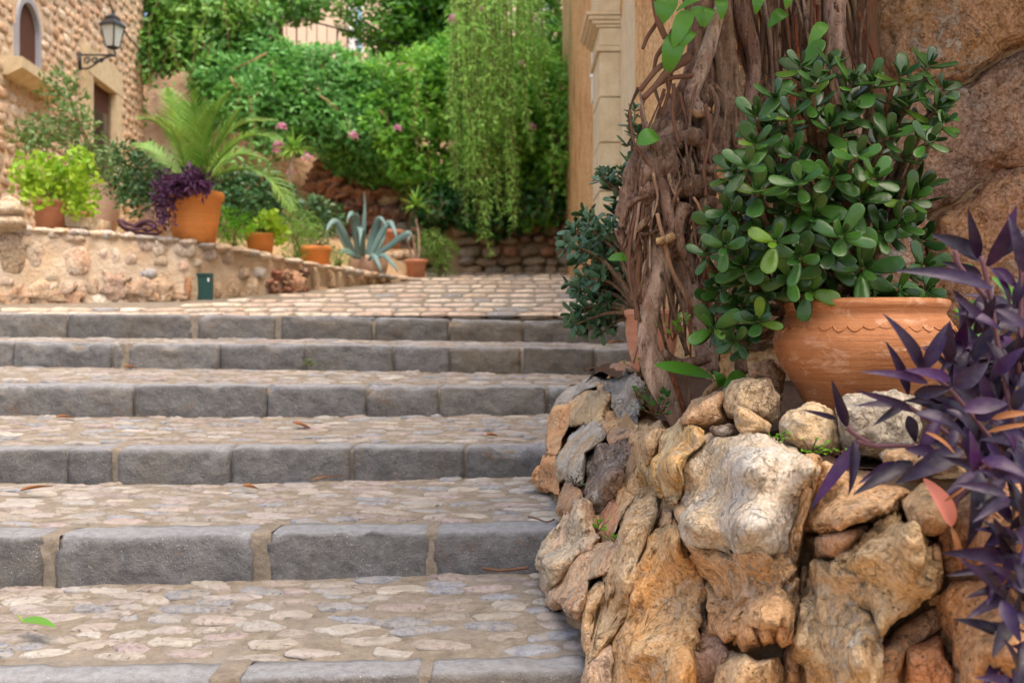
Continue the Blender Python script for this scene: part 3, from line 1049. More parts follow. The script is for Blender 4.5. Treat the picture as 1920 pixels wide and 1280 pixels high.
# wall fill over the arch's shoulders
fill = MB()
vs = [hpt(a - .01, e + .06, -.0), hpt(b + .01, e + .06, -.0)]
k0 = len(outp)
for s_, rng_ in ((a, range(1, n // 2 + 2)), (b, range(n // 2 + 1, n + 2))):
    pts = [hpt(outp[q][0], outp[q][1], -.004) for q in rng_]
    cor = hpt(s_, e + .06, -.004)
    for q in range(len(pts) - 1):
        fill.add([cor, pts[q], pts[q + 1], cor - hn * .15, pts[q] - hn * .15, pts[q + 1] - hn * .15], [(0, 1, 2), (5, 4, 3), (0, 3, 4, 1), (1, 4, 5, 2), (2, 5, 3, 0)])
fill.build('arch_fill', M['low_wall_mortar'], hs, False)
sill = MB()
vs = []
for y in (a - .3, b + .3):
    for o, z_ in ((-.1, c - .02), (.17, c - .03), (.17, c - .13), (.04, c - .2), (-.1, c - .2)):
        vs.append(hpt(y, z_, o))
sill.add(vs, [(0, 1, 6, 5), (1, 2, 7, 6), (2, 3, 8, 7), (3, 4, 9, 8), (4, 3, 2, 1, 0), (5, 6, 7, 8, 9)])
sill.build('sill', M['dressed_stone'], wo, False)
# doorway with dressed surround
a, b, c, e = holes[1]
dr = MB()
dr.add([hpt(a, .9, -.05), hpt(b, .9, -.05), hpt(b, e, -.05), hpt(a, e, -.05), hpt(a, .9, -.2), hpt(b, .9, -.2), hpt(b, e, -.2), hpt(a, e, -.2)], [(0, 1, 2, 3), (7, 6, 5, 4), (0, 4, 5, 1), (2, 6, 7, 3)])
do = dr.build('door', M['dark_wood'], hs, False)
def hslab(y0, y1, z0, z1, o0, o1, name, mat, parent):
    s_ = MB()
    vs = [hpt(y, z_, o) for o in (o0, o1) for y, z_ in ((y0, z0), (y1, z0), (y1, z1), (y0, z1))]
    s_.add(vs, [(3, 2, 1, 0), (4, 5, 6, 7), (0, 1, 5, 4), (1, 2, 6, 5), (2, 3, 7, 6), (3, 0, 4, 7)])
    return s_.build(name, mat, parent, False)
hslab(a - .2, a, .9, e, -.2, .05, 'door_jamb', M['dressed_stone'], hs)
hslab(b, b + .24, .9, e, -.2, .05, 'door_jamb', M['dressed_stone'], hs)
hslab(a - .2, b + .24, e + .004, e + .3, -.2, .055, 'lintel', M['dressed_stone'], hs)
hslab(a + .1, b - .1, 1.5, e - .3, -.049, -.03, 'door_panel', M['dark_glass'], do)
# street lamp on a bracket
L = thing('wall_lantern', 'old iron and glass wall lantern on a scrolled bracket above the doorway', 'lantern', hpt(12.15, hz(0, 105, 12.15)))
ly = 12.15
br = MB()
zt, zb = hz(0, 103, ly), hz(0, 127, ly)
w0 = hpt(ly, zt, 0)
xo = lambda px: (px - 960) / 2000 * ly
br.box((w0.x + .012, ly, (zt + zb) / 2), (.02, .04, zt - zb + .06))
br.tube([(w0.x, ly, zt), (xo(213), ly, zt - .005)], .011, 6)
br.tube(catmull([(w0.x, ly, zb), (xo(165), ly, zb - .01), (xo(190), ly, zt - .06), (xo(208), ly, zt - .01)]), .011, 6)
for cx, r_ in ((163, .045), (178, .04), (190, .028)):
    pts = [(xo(cx) + r_ * (1 - t / 34) * math.cos(t * .55), ly, zt - .065 + r_ * (1 - t / 34) * math.sin(t * .55)) for t in range(26)]
    br.tube(pts, .006, 5)
br.tube(catmull([(xo(206), ly, zt - .012), (xo(216), ly, zt - .005), (xo(214), ly, zt + .07)]), .012, 6)
br.build('bracket', M['iron'], L)
lc = Vector((xo(211), ly, zt + .07))
def frustum(mb, c, r0, r1, z0, z1, sides=4, rot=.5):
    vs = []
    for r_, z_ in ((r0, z0), (r1, z1)):
        for k in range(sides):
            t = rot + 2 * math.pi * k / sides
            vs.append((c.x + r_ * math.cos(t), c.y + r_ * math.sin(t), c.z + z_))
    mb.add(vs, [(k, (k + 1) % sides, sides + (k + 1) % sides, sides + k) for k in range(sides)] + [tuple(range(sides))[::-1], tuple(range(sides, 2 * sides))])
g = MB(); frustum(g, lc, .075, .125, .02, .25); g.build('glass', M['lamp_glass'], L, False)
fr = MB()
for k in range(4):
    t = .5 + math.pi / 2 * k
    fr.tube([(lc.x + .077 * math.cos(t), lc.y + .077 * math.sin(t), lc.z + .02), (lc.x + .128 * math.cos(t), lc.y + .128 * math.sin(t), lc.z + .25)], .01, 5)
frustum(fr, lc, .04, .085, -.01, .02)
frustum(fr, lc, .15, .145, .25, .275)
fr.build('frame', M['iron'], L, False)
rf = MB(); frustum(rf, lc, .14, .08, .275, .33); frustum(rf, lc, .085, .085, .33, .355); frustum(rf, lc, .075, .03, .355, .39); rf.tube([lc + Vector((0, 0, .39)), lc + Vector((0, 0, .43))], .014, 6)
rf.build('cap', M['iron'], L, False)
cb = MB()
cb.tube(catmull([P(190, -40, 12.6), P(212, 22, 13.2), P(240, 68, 14.0), P(272, 105, 14.7)]), .011, 5)
tag(cb.build('power_cable', M['cable']), 'black cable sagging across the rubble house front behind the lantern', 'cable')

# ------------------------------------------------------------------ ochre townhouse on the right
th = thing('ochre_townhouse', 'ochre rendered townhouse with dressed stone door pilaster along the right of the ramp', 'house', (1.2, 9, .9))
X0 = .73
w = MB()
vs = []
ny, nz = 90, 40
for i in range(ny + 1):
    y = 3.9 + (15.4 - 3.9) * (i / ny) ** 1.5
    for k in range(nz + 1):
        z = -.3 + 7.3 * k / nz
        vs.append((X0 + .012 * frac((y * 2.2, z * 2.2, 0), 4), y, z))
m = nz + 1
fs = [(i * m + k, i * m + k + 1, (i + 1) * m + k + 1, (i + 1) * m + k) for i in range(ny) for k in range(nz)]
w.add(vs, fs)
n0 = len(w.v)
w.add([(X0, 15.4, -.3), (X0, 15.4, 7), (4, 15.4, 7), (4, 15.4, -.3)], [(0, 1, 2, 3)])
w.add([(X0, 3.9, -.3), (X0, 3.9, 7), (4, 3.9, 7), (4, 3.9, -.3)], [(3, 2, 1, 0)])
w.add([(X0, 3.9, 7), (4, 3.9, 7), (4, 15.4, 7), (X0, 15.4, 7)], [(0, 1, 2, 3)])
w.build('wall', M['ochre_render'], th)
def tb(name, x0, y0, y1, z0, z1, parent=th, mat=None, bev=.006):
    import bmesh
    bm = bmesh.new()
    bmesh.ops.create_cube(bm, size=1, matrix=Matrix.Translation(((x0 + X0 + .05) / 2, (y0 + y1) / 2, (z0 + z1) / 2)) @ Matrix.Diagonal((X0 + .05 - x0, y1 - y0, z1 - z0, 1)))
    bmesh.ops.bevel(bm, geom=bm.edges[:], offset=bev, segments=2, affect='EDGES')
    me = bpy.data.meshes.new(name)
    bm.to_mesh(me); bm.free()
    me.materials.append(mat or M['dressed_stone'])
    return link(name, me, parent)
zy = lambda py, d=7.12: EYE + (625 - py) / 2000 * d
tb('door_surround', X0 - .006, 6.3, 7.1, .9, 5.5, bev=.002)
zj = [1.0, zy(448), zy(358), zy(267), zy(182), zy(97)]
for k in range(5):
    tb('pilaster_block', .585 + .002 * (k % 2), 7.12, 7.72, zj[k] + .001, zj[k + 1] - .003)
for (z0, z1, x0, e) in ((97, 86, .565, .02), (86, 52, .582, 0), (52, 46, .56, .02), (46, 38, .535, .04), (38, 30, .512, .06), (30, 22, .495, .08), (22, -60, .575, 0)):
    tb('capital_moulding', x0, 7.12 - e * .25, 7.72 + e, zy(z0) + .001, zy(z1) - .001, bev=.004)
pl = MB()
pl.box((X0 - .06, 8.75, EYE + (625 - 140) / 2000 * 8.75), (.02, .3, .42))
pl.box((X0 - .04, 8.75, EYE + (625 - 140) / 2000 * 8.75), (.1, .05, .05))
pl = tag(pl.build('wall_plaque', M['white_paint'], None, False), 'thin white plaque seen edge-on on the ochre wall beside the stone pilaster', 'plaque')

# ------------------------------------------------------------------ rock wall of the planting bed
DW = [(1110, 1240, 2.55), (1100, 1150, 2.75), (1040, 1080, 3.05), (1025, 1000, 3.25), (1010, 900, 3.95), (1030, 790, 4.5), (1060, 720, 4.9), (1150, 690, 5.2),
      (1200, 1250, 2.42), (1200, 1100, 2.55), (1200, 1000, 2.62), (1150, 900, 3.0), (1150, 850, 3.25), (1150, 760, 3.75), (1190, 720, 3.6), (1100, 880, 3.4), (1100, 960, 3.1), (1230, 830, 2.8), (1270, 870, 2.5), (1300, 1000, 2.3), (1300, 1280, 2.25),
      (1330, 800, 2.5), (1400, 740, 2.6), (1520, 800, 2.3), (1420, 870, 2.2), (1420, 1000, 2.12), (1450, 1200, 2.1), (1400, 1280, 2.1), (1550, 870, 2.05), (1600, 1000, 1.92), (1650, 1250, 1.87), (1750, 1000, 1.8),
      (1900, 1000, 1.68), (1900, 1280, 1.65), (1650, 790, 2.2), (1800, 850, 1.9), (1940, 860, 1.75)]
def dwall(px, py):
    s = w = 0.0
    for x, y, d in DW:
        q = 1 / (((px - x) / 100) ** 2 + ((py - y) / 100) ** 2 + .02) ** 1.6
        s += q * d
        w += q
    return s / w

rw = thing('rock_wall', 'retaining wall of big rough orange and grey boulders curving round the planting bed beside the steps', 'wall', (.4, 2.6, .1))

def ray_radius(poly, cx, cy, ang):
    """distance from the centre to the outline in a direction"""
    dx, dy = math.cos(ang), math.sin(ang)
    best = 0
    n = len(poly)
    for i in range(n):
        x0, y0 = poly[i][0] - cx, poly[i][1] - cy
        x1, y1 = poly[(i + 1) % n][0] - cx, poly[(i + 1) % n][1] - cy
        ex, ey = x1 - x0, y1 - y0
        den = dx * ey - dy * ex
        if abs(den) < 1e-9:
            continue
        t = (x0 * ey - y0 * ex) / den
        u = (x0 * dy - y0 * dx) / den
        if t > 0 and -1e-6 <= u <= 1.000001:
            best = max(best, t)
    return best

def rock(poly, c, c2=None, thick=.12, sub=4, rough=1.0, off=0.0, box=.62, style=None, seed=None, parent=None, name='stone', depth=None, mat='rock_face', sc=1.0):
    """a boulder whose front outline is poly (photo pixels), at the wall's own distance, real thickness"""
    seed = seed if seed is not None else U(0, 900)
    cx = sum(p[0] for p in poly) / len(poly)
    cy = sum(p[1] for p in poly) / len(poly)
    na = 96
    rad = [ray_radius(poly, cx, cy, 2 * math.pi * k / na) for k in range(na)]
    rad = [.2 * rad[k - 1] + .6 * rad[k] + .2 * rad[(k + 1) % na] for k in range(na)]
    if mat == 'rock_face' and name == 'stone' or mat == 'wall_block':
        rad = [q + min(6, q * .06) for q in rad]
    v, f = ICO[sub]
    out = []
    for p in v:
        rr = math.hypot(p.x, p.z)
        a = math.atan2(-p.z, p.x) % (2 * math.pi)
        k = a / (2 * math.pi) * na
        k0 = int(k) % na
        rd = rad[k0] + (rad[(k0 + 1) % na] - rad[k0]) * (k - int(k))
        pl = rr ** .62
        dy = math.copysign(abs(p.y) ** .75, p.y)
        px, py = cx + math.cos(a) * rd * pl, cy + math.sin(a) * rd * pl
        d = (depth(px, py) if depth else dwall(px, py)) + off
        q = P(px, py, d)
        view = Vector((q.x, q.y, q.z - EYE)).normalized()
        q = q + view * (dy * thick + thick * .25)
        s = q * 1.0
        n1 = frac((s.x * 5 * sc, s.y * 5 * sc, s.z * 5 * sc), 5, seed)
        n2 = frac((s.x * 16 * sc, s.y * 16 * sc, s.z * 16 * sc), 5, seed + 50)
        if style == 'bumpy':        # warty calcite crust
            dd, _ = mn.voronoi(Vector((s.x * 30, s.y * 30, s.z * 30 * .8)))
            n3 = .016 * (.55 - dd[0])
        elif style == 'layer':      # bedded, rows of knuckles
            zz = s.z * 11 + 1.2 * frac((s.x * 5, s.y * 5, s.z * 3), 3, seed)
            fr = zz - math.floor(zz)
            dd, _ = mn.voronoi(Vector((s.x * 16, s.y * 16, s.z * 12)))
            n3 = -.03 * max(0, 1 - abs(fr - .5) * 9) + .016 * (.5 - dd[0])
        elif style == 'flow':       # long folds running down
            zz = (s.x * 2.2 + s.z * .55) * 7 + 1.6 * frac((s.x * 4, s.y * 4, s.z * 1.2), 3, seed)
            n3 = .014 * math.sin(zz * 2.2)
        elif style == 'facet':
            dd, pp = mn.voronoi(Vector((s.x * 7, s.y * 7, s.z * 7)) + Vector((seed, 0, 0)))
            n3 = -.03 * (dd[0] - .4)
        else:
            dd, _ = mn.voronoi(Vector((s.x * 12 + seed, s.y * 12, s.z * 12)))
            n3 = -.014 * (dd[0] - .4)
        size = thick * 1.6
        push = rough * (n1 * .026 + n2 * .013 - .009 * abs(mn.fractal(q * 9 + Vector((seed, 0, 0)), .9, 2.1, 4)) + .006 * mn.fractal(q * 45, .9, 2.1, 3)) * min(1.3, size / .18) + n3 * rough
        cw = P(cx, cy, d + thick * .6)
        outw = (q - cw)
        outw = outw.normalized() if outw.length > 1e-6 else -view
        q = q + outw * push
        out.append(q)
    mb = MB()
    mb.add(out, f)
    c2 = c2 or tuple(min(250, x * 1.12) for x in c)
    def wm(q):
        v3 = [a * b for a, b in zip(lin(q), ((1.38, 1.24, 1.0) if max(q) - min(q) > 34 else (1.08, 1.04, .97)) if mat == 'rock_face' else (1.15, 1.08, .95))]
        k3 = min(1.0, .74 / max(v3))
        return tuple(a * k3 for a in v3)
    return mb.build(name, M[mat], parent or rw, color=wm(c), tint=wm(c2))

GREY, OR, TAN, CREAM, BRN, YEL, WHT = (172, 168, 160), (198, 140, 82), (200, 168, 124), (222, 202, 166), (120, 92, 70), (220, 172, 96), (220, 208, 188)
rock([(1037,767),(1044,748),(1063,728),(1092,713),(1122,697),(1140,690),(1140,706),(1122,724),(1094,732),(1079,745),(1066,758)], GREY, (150,150,150), .12, 4, .7)
rock([(1037,767),(1063,755),(1070,772),(1068,798),(1054,824),(1050,853),(1033,855),(1022,838),(1030,802)], OR, TAN, .12, 4, .8)
rock([(1066,752),(1083,739),(1107,735),(1107,772),(1089,796),(1070,800),(1063,774)], TAN, (206,178,140), .1, 4)
rock([(1103,737),(1131,728),(1142,752),(1142,776),(1131,798),(1105,800),(1101,768)], (214,186,140), CREAM, .1, 4, 1.1, style='flow')
rock([(1120,725),(1136,712),(1150,735),(1145,760),(1128,750)], (206,160,112), TAN, .08, 3)
rock([(1138,713),(1162,693),(1186,706),(1208,722),(1208,745),(1202,770),(1195,792),(1171,789),(1149,776),(1138,740)], (178,172,164), (150,146,140), .13, 5, 1.1, -.06, style='bumpy')
rock([(1134,690),(1150,682),(1171,678),(1198,682),(1192,702),(1162,697),(1142,706)], (176,122,82), BRN, .1, 3)
rock([(1136,772),(1152,770),(1172,786),(1176,800),(1152,800),(1138,816),(1130,800)], (206,158,104), TAN, .1, 3)
rock([(1046,866),(1051,846),(1070,820),(1083,803),(1098,793),(1131,795),(1138,816),(1120,835),(1100,850),(1099,870),(1094,907),(1081,909),(1055,892)], (198,194,186), (176,156,126), .13, 5, .9)
rock([(1001,899),(1007,873),(1018,853),(1046,851),(1053,877),(1050,901),(1048,925),(1033,927),(1013,912)], OR, (212,166,112), .11, 4)
rock([(1046,926),(1060,905),(1085,905),(1094,925),(1085,955),(1060,968),(1046,950)], (160,120,84), (190,150,110), .12, 4, 1.2, .03)
rock([(1093,868),(1116,842),(1140,836),(1166,822),(1188,833),(1182,862),(1177,880),(1173,922),(1155,942),(1131,964),(1105,962),(1092,932)], (128,100,80), (96,78,66), .15, 5, 1.1)
rock([(1136,806),(1164,786),(1190,800),(1178,822),(1144,842),(1134,824)], (206,160,112), (176,140,110), .12, 4, .8)
rock([(1188,816),(1219,796),(1247,796),(1242,829),(1222,862),(1210,885),(1208,912),(1192,930),(1164,930),(1173,899),(1188,879),(1182,833)], (196,160,114), (214,182,138), .12, 5, 1.3, style='bumpy')
rock([(1160,905),(1190,900),(1196,930),(1175,955),(1160,985),(1150,960)], (204,166,118), TAN, .1, 4)
rock([(1248,803),(1275,795),(1307,803),(1328,830),(1294,852),(1280,880),(1288,922),(1270,948),(1250,953),(1230,917),(1205,887),(1213,865),(1233,850),(1240,820)], (232,214,172), (226,180,96), .14, 5, 1.0, -.05, style='facet')
rock([(1288,846),(1325,832),(1320,862),(1295,875),(1292,915),(1282,880)], (160,116,76), (196,150,90), .1, 4)
rock([(1263,935),(1290,920),(1296,945),(1275,985),(1262,965)], (206,166,120), CREAM, .08, 3)
rock([(1128,960),(1147,935),(1167,943),(1162,974),(1150,1007),(1134,997)], (186,126,84), (206,150,104), .09, 4, .5)
rock([(1014,1043),(1026,1018),(1047,991),(1074,954),(1090,938),(1108,954),(1116,977),(1122,1008),(1110,1030),(1080,1050),(1050,1090),(1032,1110),(1022,1091)], (222,208,186), (214,176,146), .16, 5, 1.0, style='bumpy')
rock([(1028,1108),(1066,1058),(1106,1012),(1141,1012),(1153,1035),(1140,1076),(1110,1084),(1100,1131),(1092,1160),(1064,1156),(1035,1133)], (206,160,124), (222,190,158), .16, 5, .8, style='flow')
rock([(1091,1170),(1096,1131),(1112,1092),(1138,1071),(1137,1110),(1116,1154),(1114,1210),(1098,1210)], (186,142,98), TAN, .12, 4, 1.0, style='flow')
rock([(1112,1174),(1131,1089),(1147,1052),(1157,1014),(1179,972),(1200,940),(1241,936),(1243,964),(1216,1000),(1203,1056),(1199,1096),(1177,1168),(1151,1197),(1117,1236),(1101,1276),(1104,1238)], (214,180,132), (228,204,168), .15, 5, 1.1, style='flow')
rock([(1104,1234),(1151,1195),(1149,1310),(1085,1310)], (190,164,140), (160,136,116), .14, 4)
rock([(1191,1054),(1200,1020),(1226,986),(1236,990),(1227,1030),(1209,1059)], (212,162,94), YEL, .09, 4)
rock([(1139,1320),(1149,1200),(1171,1166),(1184,1152),(1205,1073),(1226,1006),(1253,975),(1271,983),(1284,1033),(1309,1089),(1312,1142),(1297,1206),(1296,1320)], (224,164,72), (204,172,124), .17, 5, 1.1, -.03, style='flow')
rock([(1293,1180),(1318,1150),(1350,1190),(1380,1230),(1330,1300),(1295,1320)], (180,140,112), (160,124,100), .1, 4, 1.0, .05)
rock([(1293,862),(1338,821),(1388,821),(1459,837),(1513,860),(1530,880),(1512,920),(1498,970),(1476,1018),(1459,1036),(1412,1040),(1357,1038),(1297,1034),(1269,985),(1289,944),(1285,889)], (206,204,198), (196,178,150), .17, 5, .55, -.05, style='bumpy', sc=1.3)
rock([(1500,858),(1552,862),(1530,915),(1508,985),(1500,1050),(1490,1120),(1474,1080),(1470,1020),(1496,950)], (222,178,122), (206,160,104), .12, 4, .8, -.035)
rock([(1281,1012),(1318,1018),(1412,1030),(1474,1026),(1492,1053),(1500,1112),(1498,1160),(1474,1190),(1428,1190),(1377,1180),(1338,1160),(1316,1132),(1289,1061)], (186,148,104), (204,164,116), .17, 5, 1.2, -.02, style='layer')
for q in ([(1330,1150),(1372,1150),(1385,1200),(1360,1208),(1335,1185)], [(1376,1152),(1412,1150),(1424,1210),(1395,1215),(1382,1198)], [(1418,1150),(1446,1150),(1452,1205),(1432,1210),(1422,1195)], [(1448,1150),(1496,1145),(1490,1205),(1465,1218),(1452,1200)]):
    rock(q, (212,164,106), (190,140,88), .1, 4, .8, -.03)
rock([(1325,1320),(1365,1237),(1396,1221),(1420,1237),(1459,1231),(1475,1320)], (226,186,134), (232,206,166), .13, 5, .7, -.04)
rock([(1470,1215),(1500,1190),(1500,1320),(1470,1320)], (176,134,98), BRN, .1, 3, 1, .05)
rock([(1485,1201),(1500,1115),(1514,1057),(1560,1040),(1590,1050),(1620,1085),(1640,1140),(1655,1180),(1648,1226),(1648,1320),(1496,1320)], (200,168,122), (216,190,150), .17, 5, 1.5, -.03)
rock([(1570,1062),(1590,1045),(1633,993),(1681,962),(1712,976),(1744,1043),(1757,1086),(1734,1122),(1683,1158),(1652,1182),(1625,1140),(1600,1100)], (208,176,126), (216,188,144), .17, 5, 1.4, -.04)
rock([(1500,973),(1516,908),(1547,865),(1617,883),(1681,908),(1700,928),(1675,961),(1619,979),(1570,1000),(1514,993)], (192,148,98), (206,168,122), .14, 5, 1.0)
rock([(1690,941),(1732,901),(1782,939),(1782,987),(1753,1004),(1720,995)], (190,146,96), TAN, .12, 4, .8)
rock([(1500,1000),(1560,1000),(1600,990),(1630,985),(1600,1035),(1570,1048),(1510,1055)], (184,142,108), (200,164,130), .1, 4, 1.4, .05)
rock([(1758,1115),(1789,1098),(1840,1096),(1877,1120),(1935,1160),(1940,1290),(1804,1285),(1784,1208),(1762,1165)], (200,150,94), (176,126,76), .16, 5, 1.0)
rock([(1700,1208),(1764,1192),(1773,1233),(1788,1262),(1778,1320),(1700,1320)], (206,140,72), (190,120,60), .1, 4, .6, -.02)
rock([(1643,1226),(1696,1163),(1762,1127),(1770,1182),(1703,1203),(1684,1244),(1684,1320),(1640,1320)], (196,152,108), (182,138,98), .1, 4, 1.1, .03)
rock([(1765,1000),(1790,930),(1850,890),(1960,890),(1960,1130),(1860,1096),(1790,1090)], (150,100,60), (186,136,86), .14, 5, 1.1, .06)
rock([(1780,1255),(1806,1258),(1830,1320),(1780,1320)], (196,150,104), BRN, .08, 3)
# rubble packed between the boulders
for q in ([(1172,930),(1200,915),(1212,930),(1190,965),(1160,1000),(1156,970)], [(1205,912),(1228,920),(1246,945),(1215,945)], [(1180,985),(1150,1010),(1142,1030),(1150,1045),(1166,1010)], [(1240,950),(1262,955),(1262,985),(1240,980)],
          [(1215,835),(1238,830),(1232,855),(1212,868)], [(1228,985),(1240,965),(1256,975),(1235,1000)], [(1110,960),(1130,965),(1132,1000),(1118,1005)], [(1210,1065),(1226,1035),(1222,1075),(1200,1120)], [(1178,1150),(1200,1100),(1205,1120),(1186,1155)],
          [(1300,1085),(1318,1135),(1330,1180),(1312,1190),(1300,1140)], [(1500,1050),(1520,1058),(1505,1115),(1494,1130)], [(1490,1150),(1502,1130),(1498,1200),(1484,1215)], [(1560,1035),(1600,1030),(1590,1050),(1565,1050)], [(1740,1020),(1762,1020),(1772,1090),(1758,1090)], [(1735,1122),(1760,1105),(1762,1140),(1740,1140)],
          [(1470,1225),(1500,1215),(1495,1290),(1475,1290)], [(1690,955),(1712,985),(1740,1010),(1712,970)]):
    c = R.choice([(188,146,104), (170,130,94), (206,166,120), (160,118,84)])
    rock(q, c, TAN, .07, 3, 1.2, .02, name='rubble')
# loose stones round the terracotta pot on top of the bed
top = lambda d: (lambda px, py: d)
rock([(1354,760),(1360,731),(1377,715),(1409,704),(1446,703),(1466,744),(1466,768),(1453,795),(1392,792),(1365,785)], (206,184,150), (184,160,130), .14, 5, .8, 0, .6, 'facet', depth=top(2.62), name='loose_stone')
rock([(1262,796),(1292,763),(1341,735),(1367,732),(1358,764),(1367,792),(1325,806),(1290,812)], (176,138,98), (196,160,120), .13, 4, 1.0, 0, style='facet', depth=top(2.62), name='loose_stone')
rock([(1374,775),(1382,760),(1402,766),(1451,794),(1451,819),(1392,822),(1376,800)], (214,192,158), TAN, .1, 4, .7, 0, style='facet', depth=top(2.42), name='loose_stone')
rock([(1453,795),(1478,760),(1520,750),(1547,760),(1572,800),(1580,857),(1540,866),(1500,854),(1463,832)], (214,194,160), (196,172,136), .13, 5, .7, 0, style='facet', depth=top(2.3), name='loose_stone')
rock([(1572,757),(1590,746),(1660,733),(1694,750),(1724,800),(1704,856),(1620,860),(1583,842),(1572,800)], (202,190,168), (160,152,140), .14, 5, .8, 0, style='facet', depth=top(2.25), name='loose_stone')
rock([(1406,684),(1448,673),(1474,700),(1468,740),(1430,720),(1400,708)], (172,128,92), (190,150,116), .12, 4, .9, 0, style='facet', depth=top(2.8), name='loose_stone')
rock([(1640,850),(1720,835),(1800,850),(1820,900),(1740,915),(1680,905)], (186,150,110), TAN, .12, 4, 1, 0, depth=top(2.02), name='loose_stone')
rock([(1330,800),(1370,790),(1390,815),(1360,826),(1335,818)], (120,88,66), BRN, .06, 3, 1, 0, depth=top(2.45), name='loose_stone')

# the core of the wall: earth mortar pressed between the boulders
ST = [((1190,702,5.7),(1195,685,5.6)), ((1030,862,4.6),(1070,722,5.0)), ((1000,928,4.1),(1135,725,4.3)), ((1028,1105,3.12),(1190,790,3.2)), ((1092,1205,2.74),(1250,812,2.8)),
      ((1112,1310,2.55),(1310,835,2.5)), ((1300,1400,2.32),(1400,840,2.36)), ((1500,1500,2.08),(1540,868,2.16)), ((1700,1600,1.88),(1700,890,1.98)), ((1980,1700,1.66),(1980,880,1.76))]
mb = MB()
ST = [((*a[:2], a[2] + (.07 if i < 6 else 0)), (*b[:2], b[2] + (.09 if i < 6 else .02))) for i, (a, b) in enumerate(ST)]
lo = catmull([tuple(P(*a)) for a, b in ST], 12)
hi = catmull([tuple(P(*b)) for a, b in ST], 12)
vs = []
nz = 46
for i, (a, b) in enumerate(zip(lo, hi)):
    a, b = Vector(a), Vector(b)
    for k in range(nz + 1):
        p = a.lerp(b, k / nz)
        n_ = .045 * frac((p.x * 9, p.y * 9, p.z * 9), 6, 3) + .03 * frac((p.x * 22, p.y * 22, p.z * 22), 4, 7) + .01 * frac((p.x * 40, p.y * 40, p.z * 40), 3, 9)
        vs.append((p.x + n_ * .5, p.y + .012 - n_, p.z))
    vs.append((b.x + .16, b.y + .2, b.z - .03))
    vs.append((b.x + .3, b.y + .35, -.4))
m = nz + 3
mb.add(vs, [(i * m + k, (i + 1) * m + k, (i + 1) * m + k + 1, i * m + k + 1) for i in range(len(lo) - 1) for k in range(m - 1)])
mb.build('mortar', M['wall_mortar'], rw)

# soil on top of the bed
mb = MB()
vs = []
LX = [(1.6, .80), (1.76, .80), (1.98, .72), (2.16, .61), (2.36, .52), (2.5, .45), (2.8, .41), (3.2, .38), (4.3, .40), (5.0, .29), (5.6, .60), (6, .7)]
ys = [1.55 + .1 * k for k in range(44)]
for y in ys:
    x0 = interp(y, LX) + .03
    for k in range(22):
        x = x0 + (2.6 - x0) * (k / 21) ** 1.5
        z = interp(y, [(1.6, .77), (2.2, .76), (2.9, .765), (3.7, .86), (5, .86), (6, .9)]) - .03 + .03 * frac((x * 6, y * 6, 0), 5)
        vs.append((x, y, z))
mb.add(vs, [(i * 22 + k, i * 22 + k + 1, (i + 1) * 22 + k + 1, (i + 1) * 22 + k) for i in range(len(ys) - 1) for k in range(21)])
tag(mb.build('soil', M['soil']), kind='structure')

# ------------------------------------------------------------------ big stone wall behind the bed
bw = thing('block_wall', 'brown wall of huge rough cracked stone blocks behind the jade plant', 'wall', (1.6, 3.45, .8))
mb = MB()
vs = []
nx, nz = 60, 60
for i in range(nx + 1):
    for k in range(nz + 1):
        x, z = .735 + 2.6 * i / nx, .3 + 3.6 * k / nz
        vs.append((x, 3.53 + (.5 if x < 1.16 else 0) - .09 * (x - .73) + .05 * frac((x * 5, 0, z * 5), 5), z))
m = nz + 1
mb.add(vs, [(i * m + k, (i + 1) * m + k, (i + 1) * m + k + 1, i * m + k + 1) for i in range(nx) for k in range(nz)])
mb.add([(.735, 4.04, .3), (3.335, 3.4, .3), (3.335, 3.4, 3.9), (.735, 4.04, 3.9), (.735, 4.3, .3), (3.335, 4.3, .3), (3.335, 4.3, 3.9), (.735, 4.3, 3.9)],
       [(7, 6, 5, 4), (0, 4, 5, 1), (1, 5, 6, 2), (2, 6, 7, 3), (3, 7, 4, 0)])
mb.build('mortar', M['wall_mortar'], bw)
bd = lambda px, py: 3.5 - .05 * (px - 1400) / 500 + .42 * max(0.0, min(1.0, (1650 - px) / 40))
B1, B2, B3 = (158, 112, 48), (132, 94, 46), (170, 112, 42)
for poly, c, c2 in (
    ([(1652,-90),(1990,-90),(1990,55),(1930,80),(1882,108),(1800,152),(1720,168),(1655,150),(1640,20)], B1, (160,114,70)),
    ([(1648,155),(1720,172),(1802,158),(1886,115),(1990,66),(1990,290),(1930,310),(1865,322),(1790,374),(1740,398),(1690,385),(1640,330)], (122,84,56), (156,108,66)),
    ([(1752,404),(1800,380),(1870,328),(1940,312),(2000,300),(2000,640),(1740,640),(1738,480)], B3, (150,96,50)),
    ([(1560,330),(1640,338),(1690,390),(1745,404),(1735,480),(1735,640),(1560,640)], (170,116,74), (150,104,70)),
    ([(1430,-90),(1640,-90),(1636,60),(1560,90),(1430,60)], B2, (146,104,74)),
    ([(1430,64),(1560,94),(1640,70),(1645,330),(1560,325),(1430,250)], B2, (140,104,76)),
    ([(1385,-90),(1426,-90),(1426,130),(1385,130)], B1, B2), ([(1385,134),(1426,134),(1426,300),(1385,300)], B2, B1),
    ([(1385,305),(1426,255),(1556,332),(1556,480),(1385,480)], B2, B1), ([(1385,484),(1556,484),(1556,660),(1385,660)], B1, B2)):
    rock(poly, c, c2, .13, 5, 1.0, 0, parent=bw, name='block', depth=bd, mat='wall_block', sc=1.0)

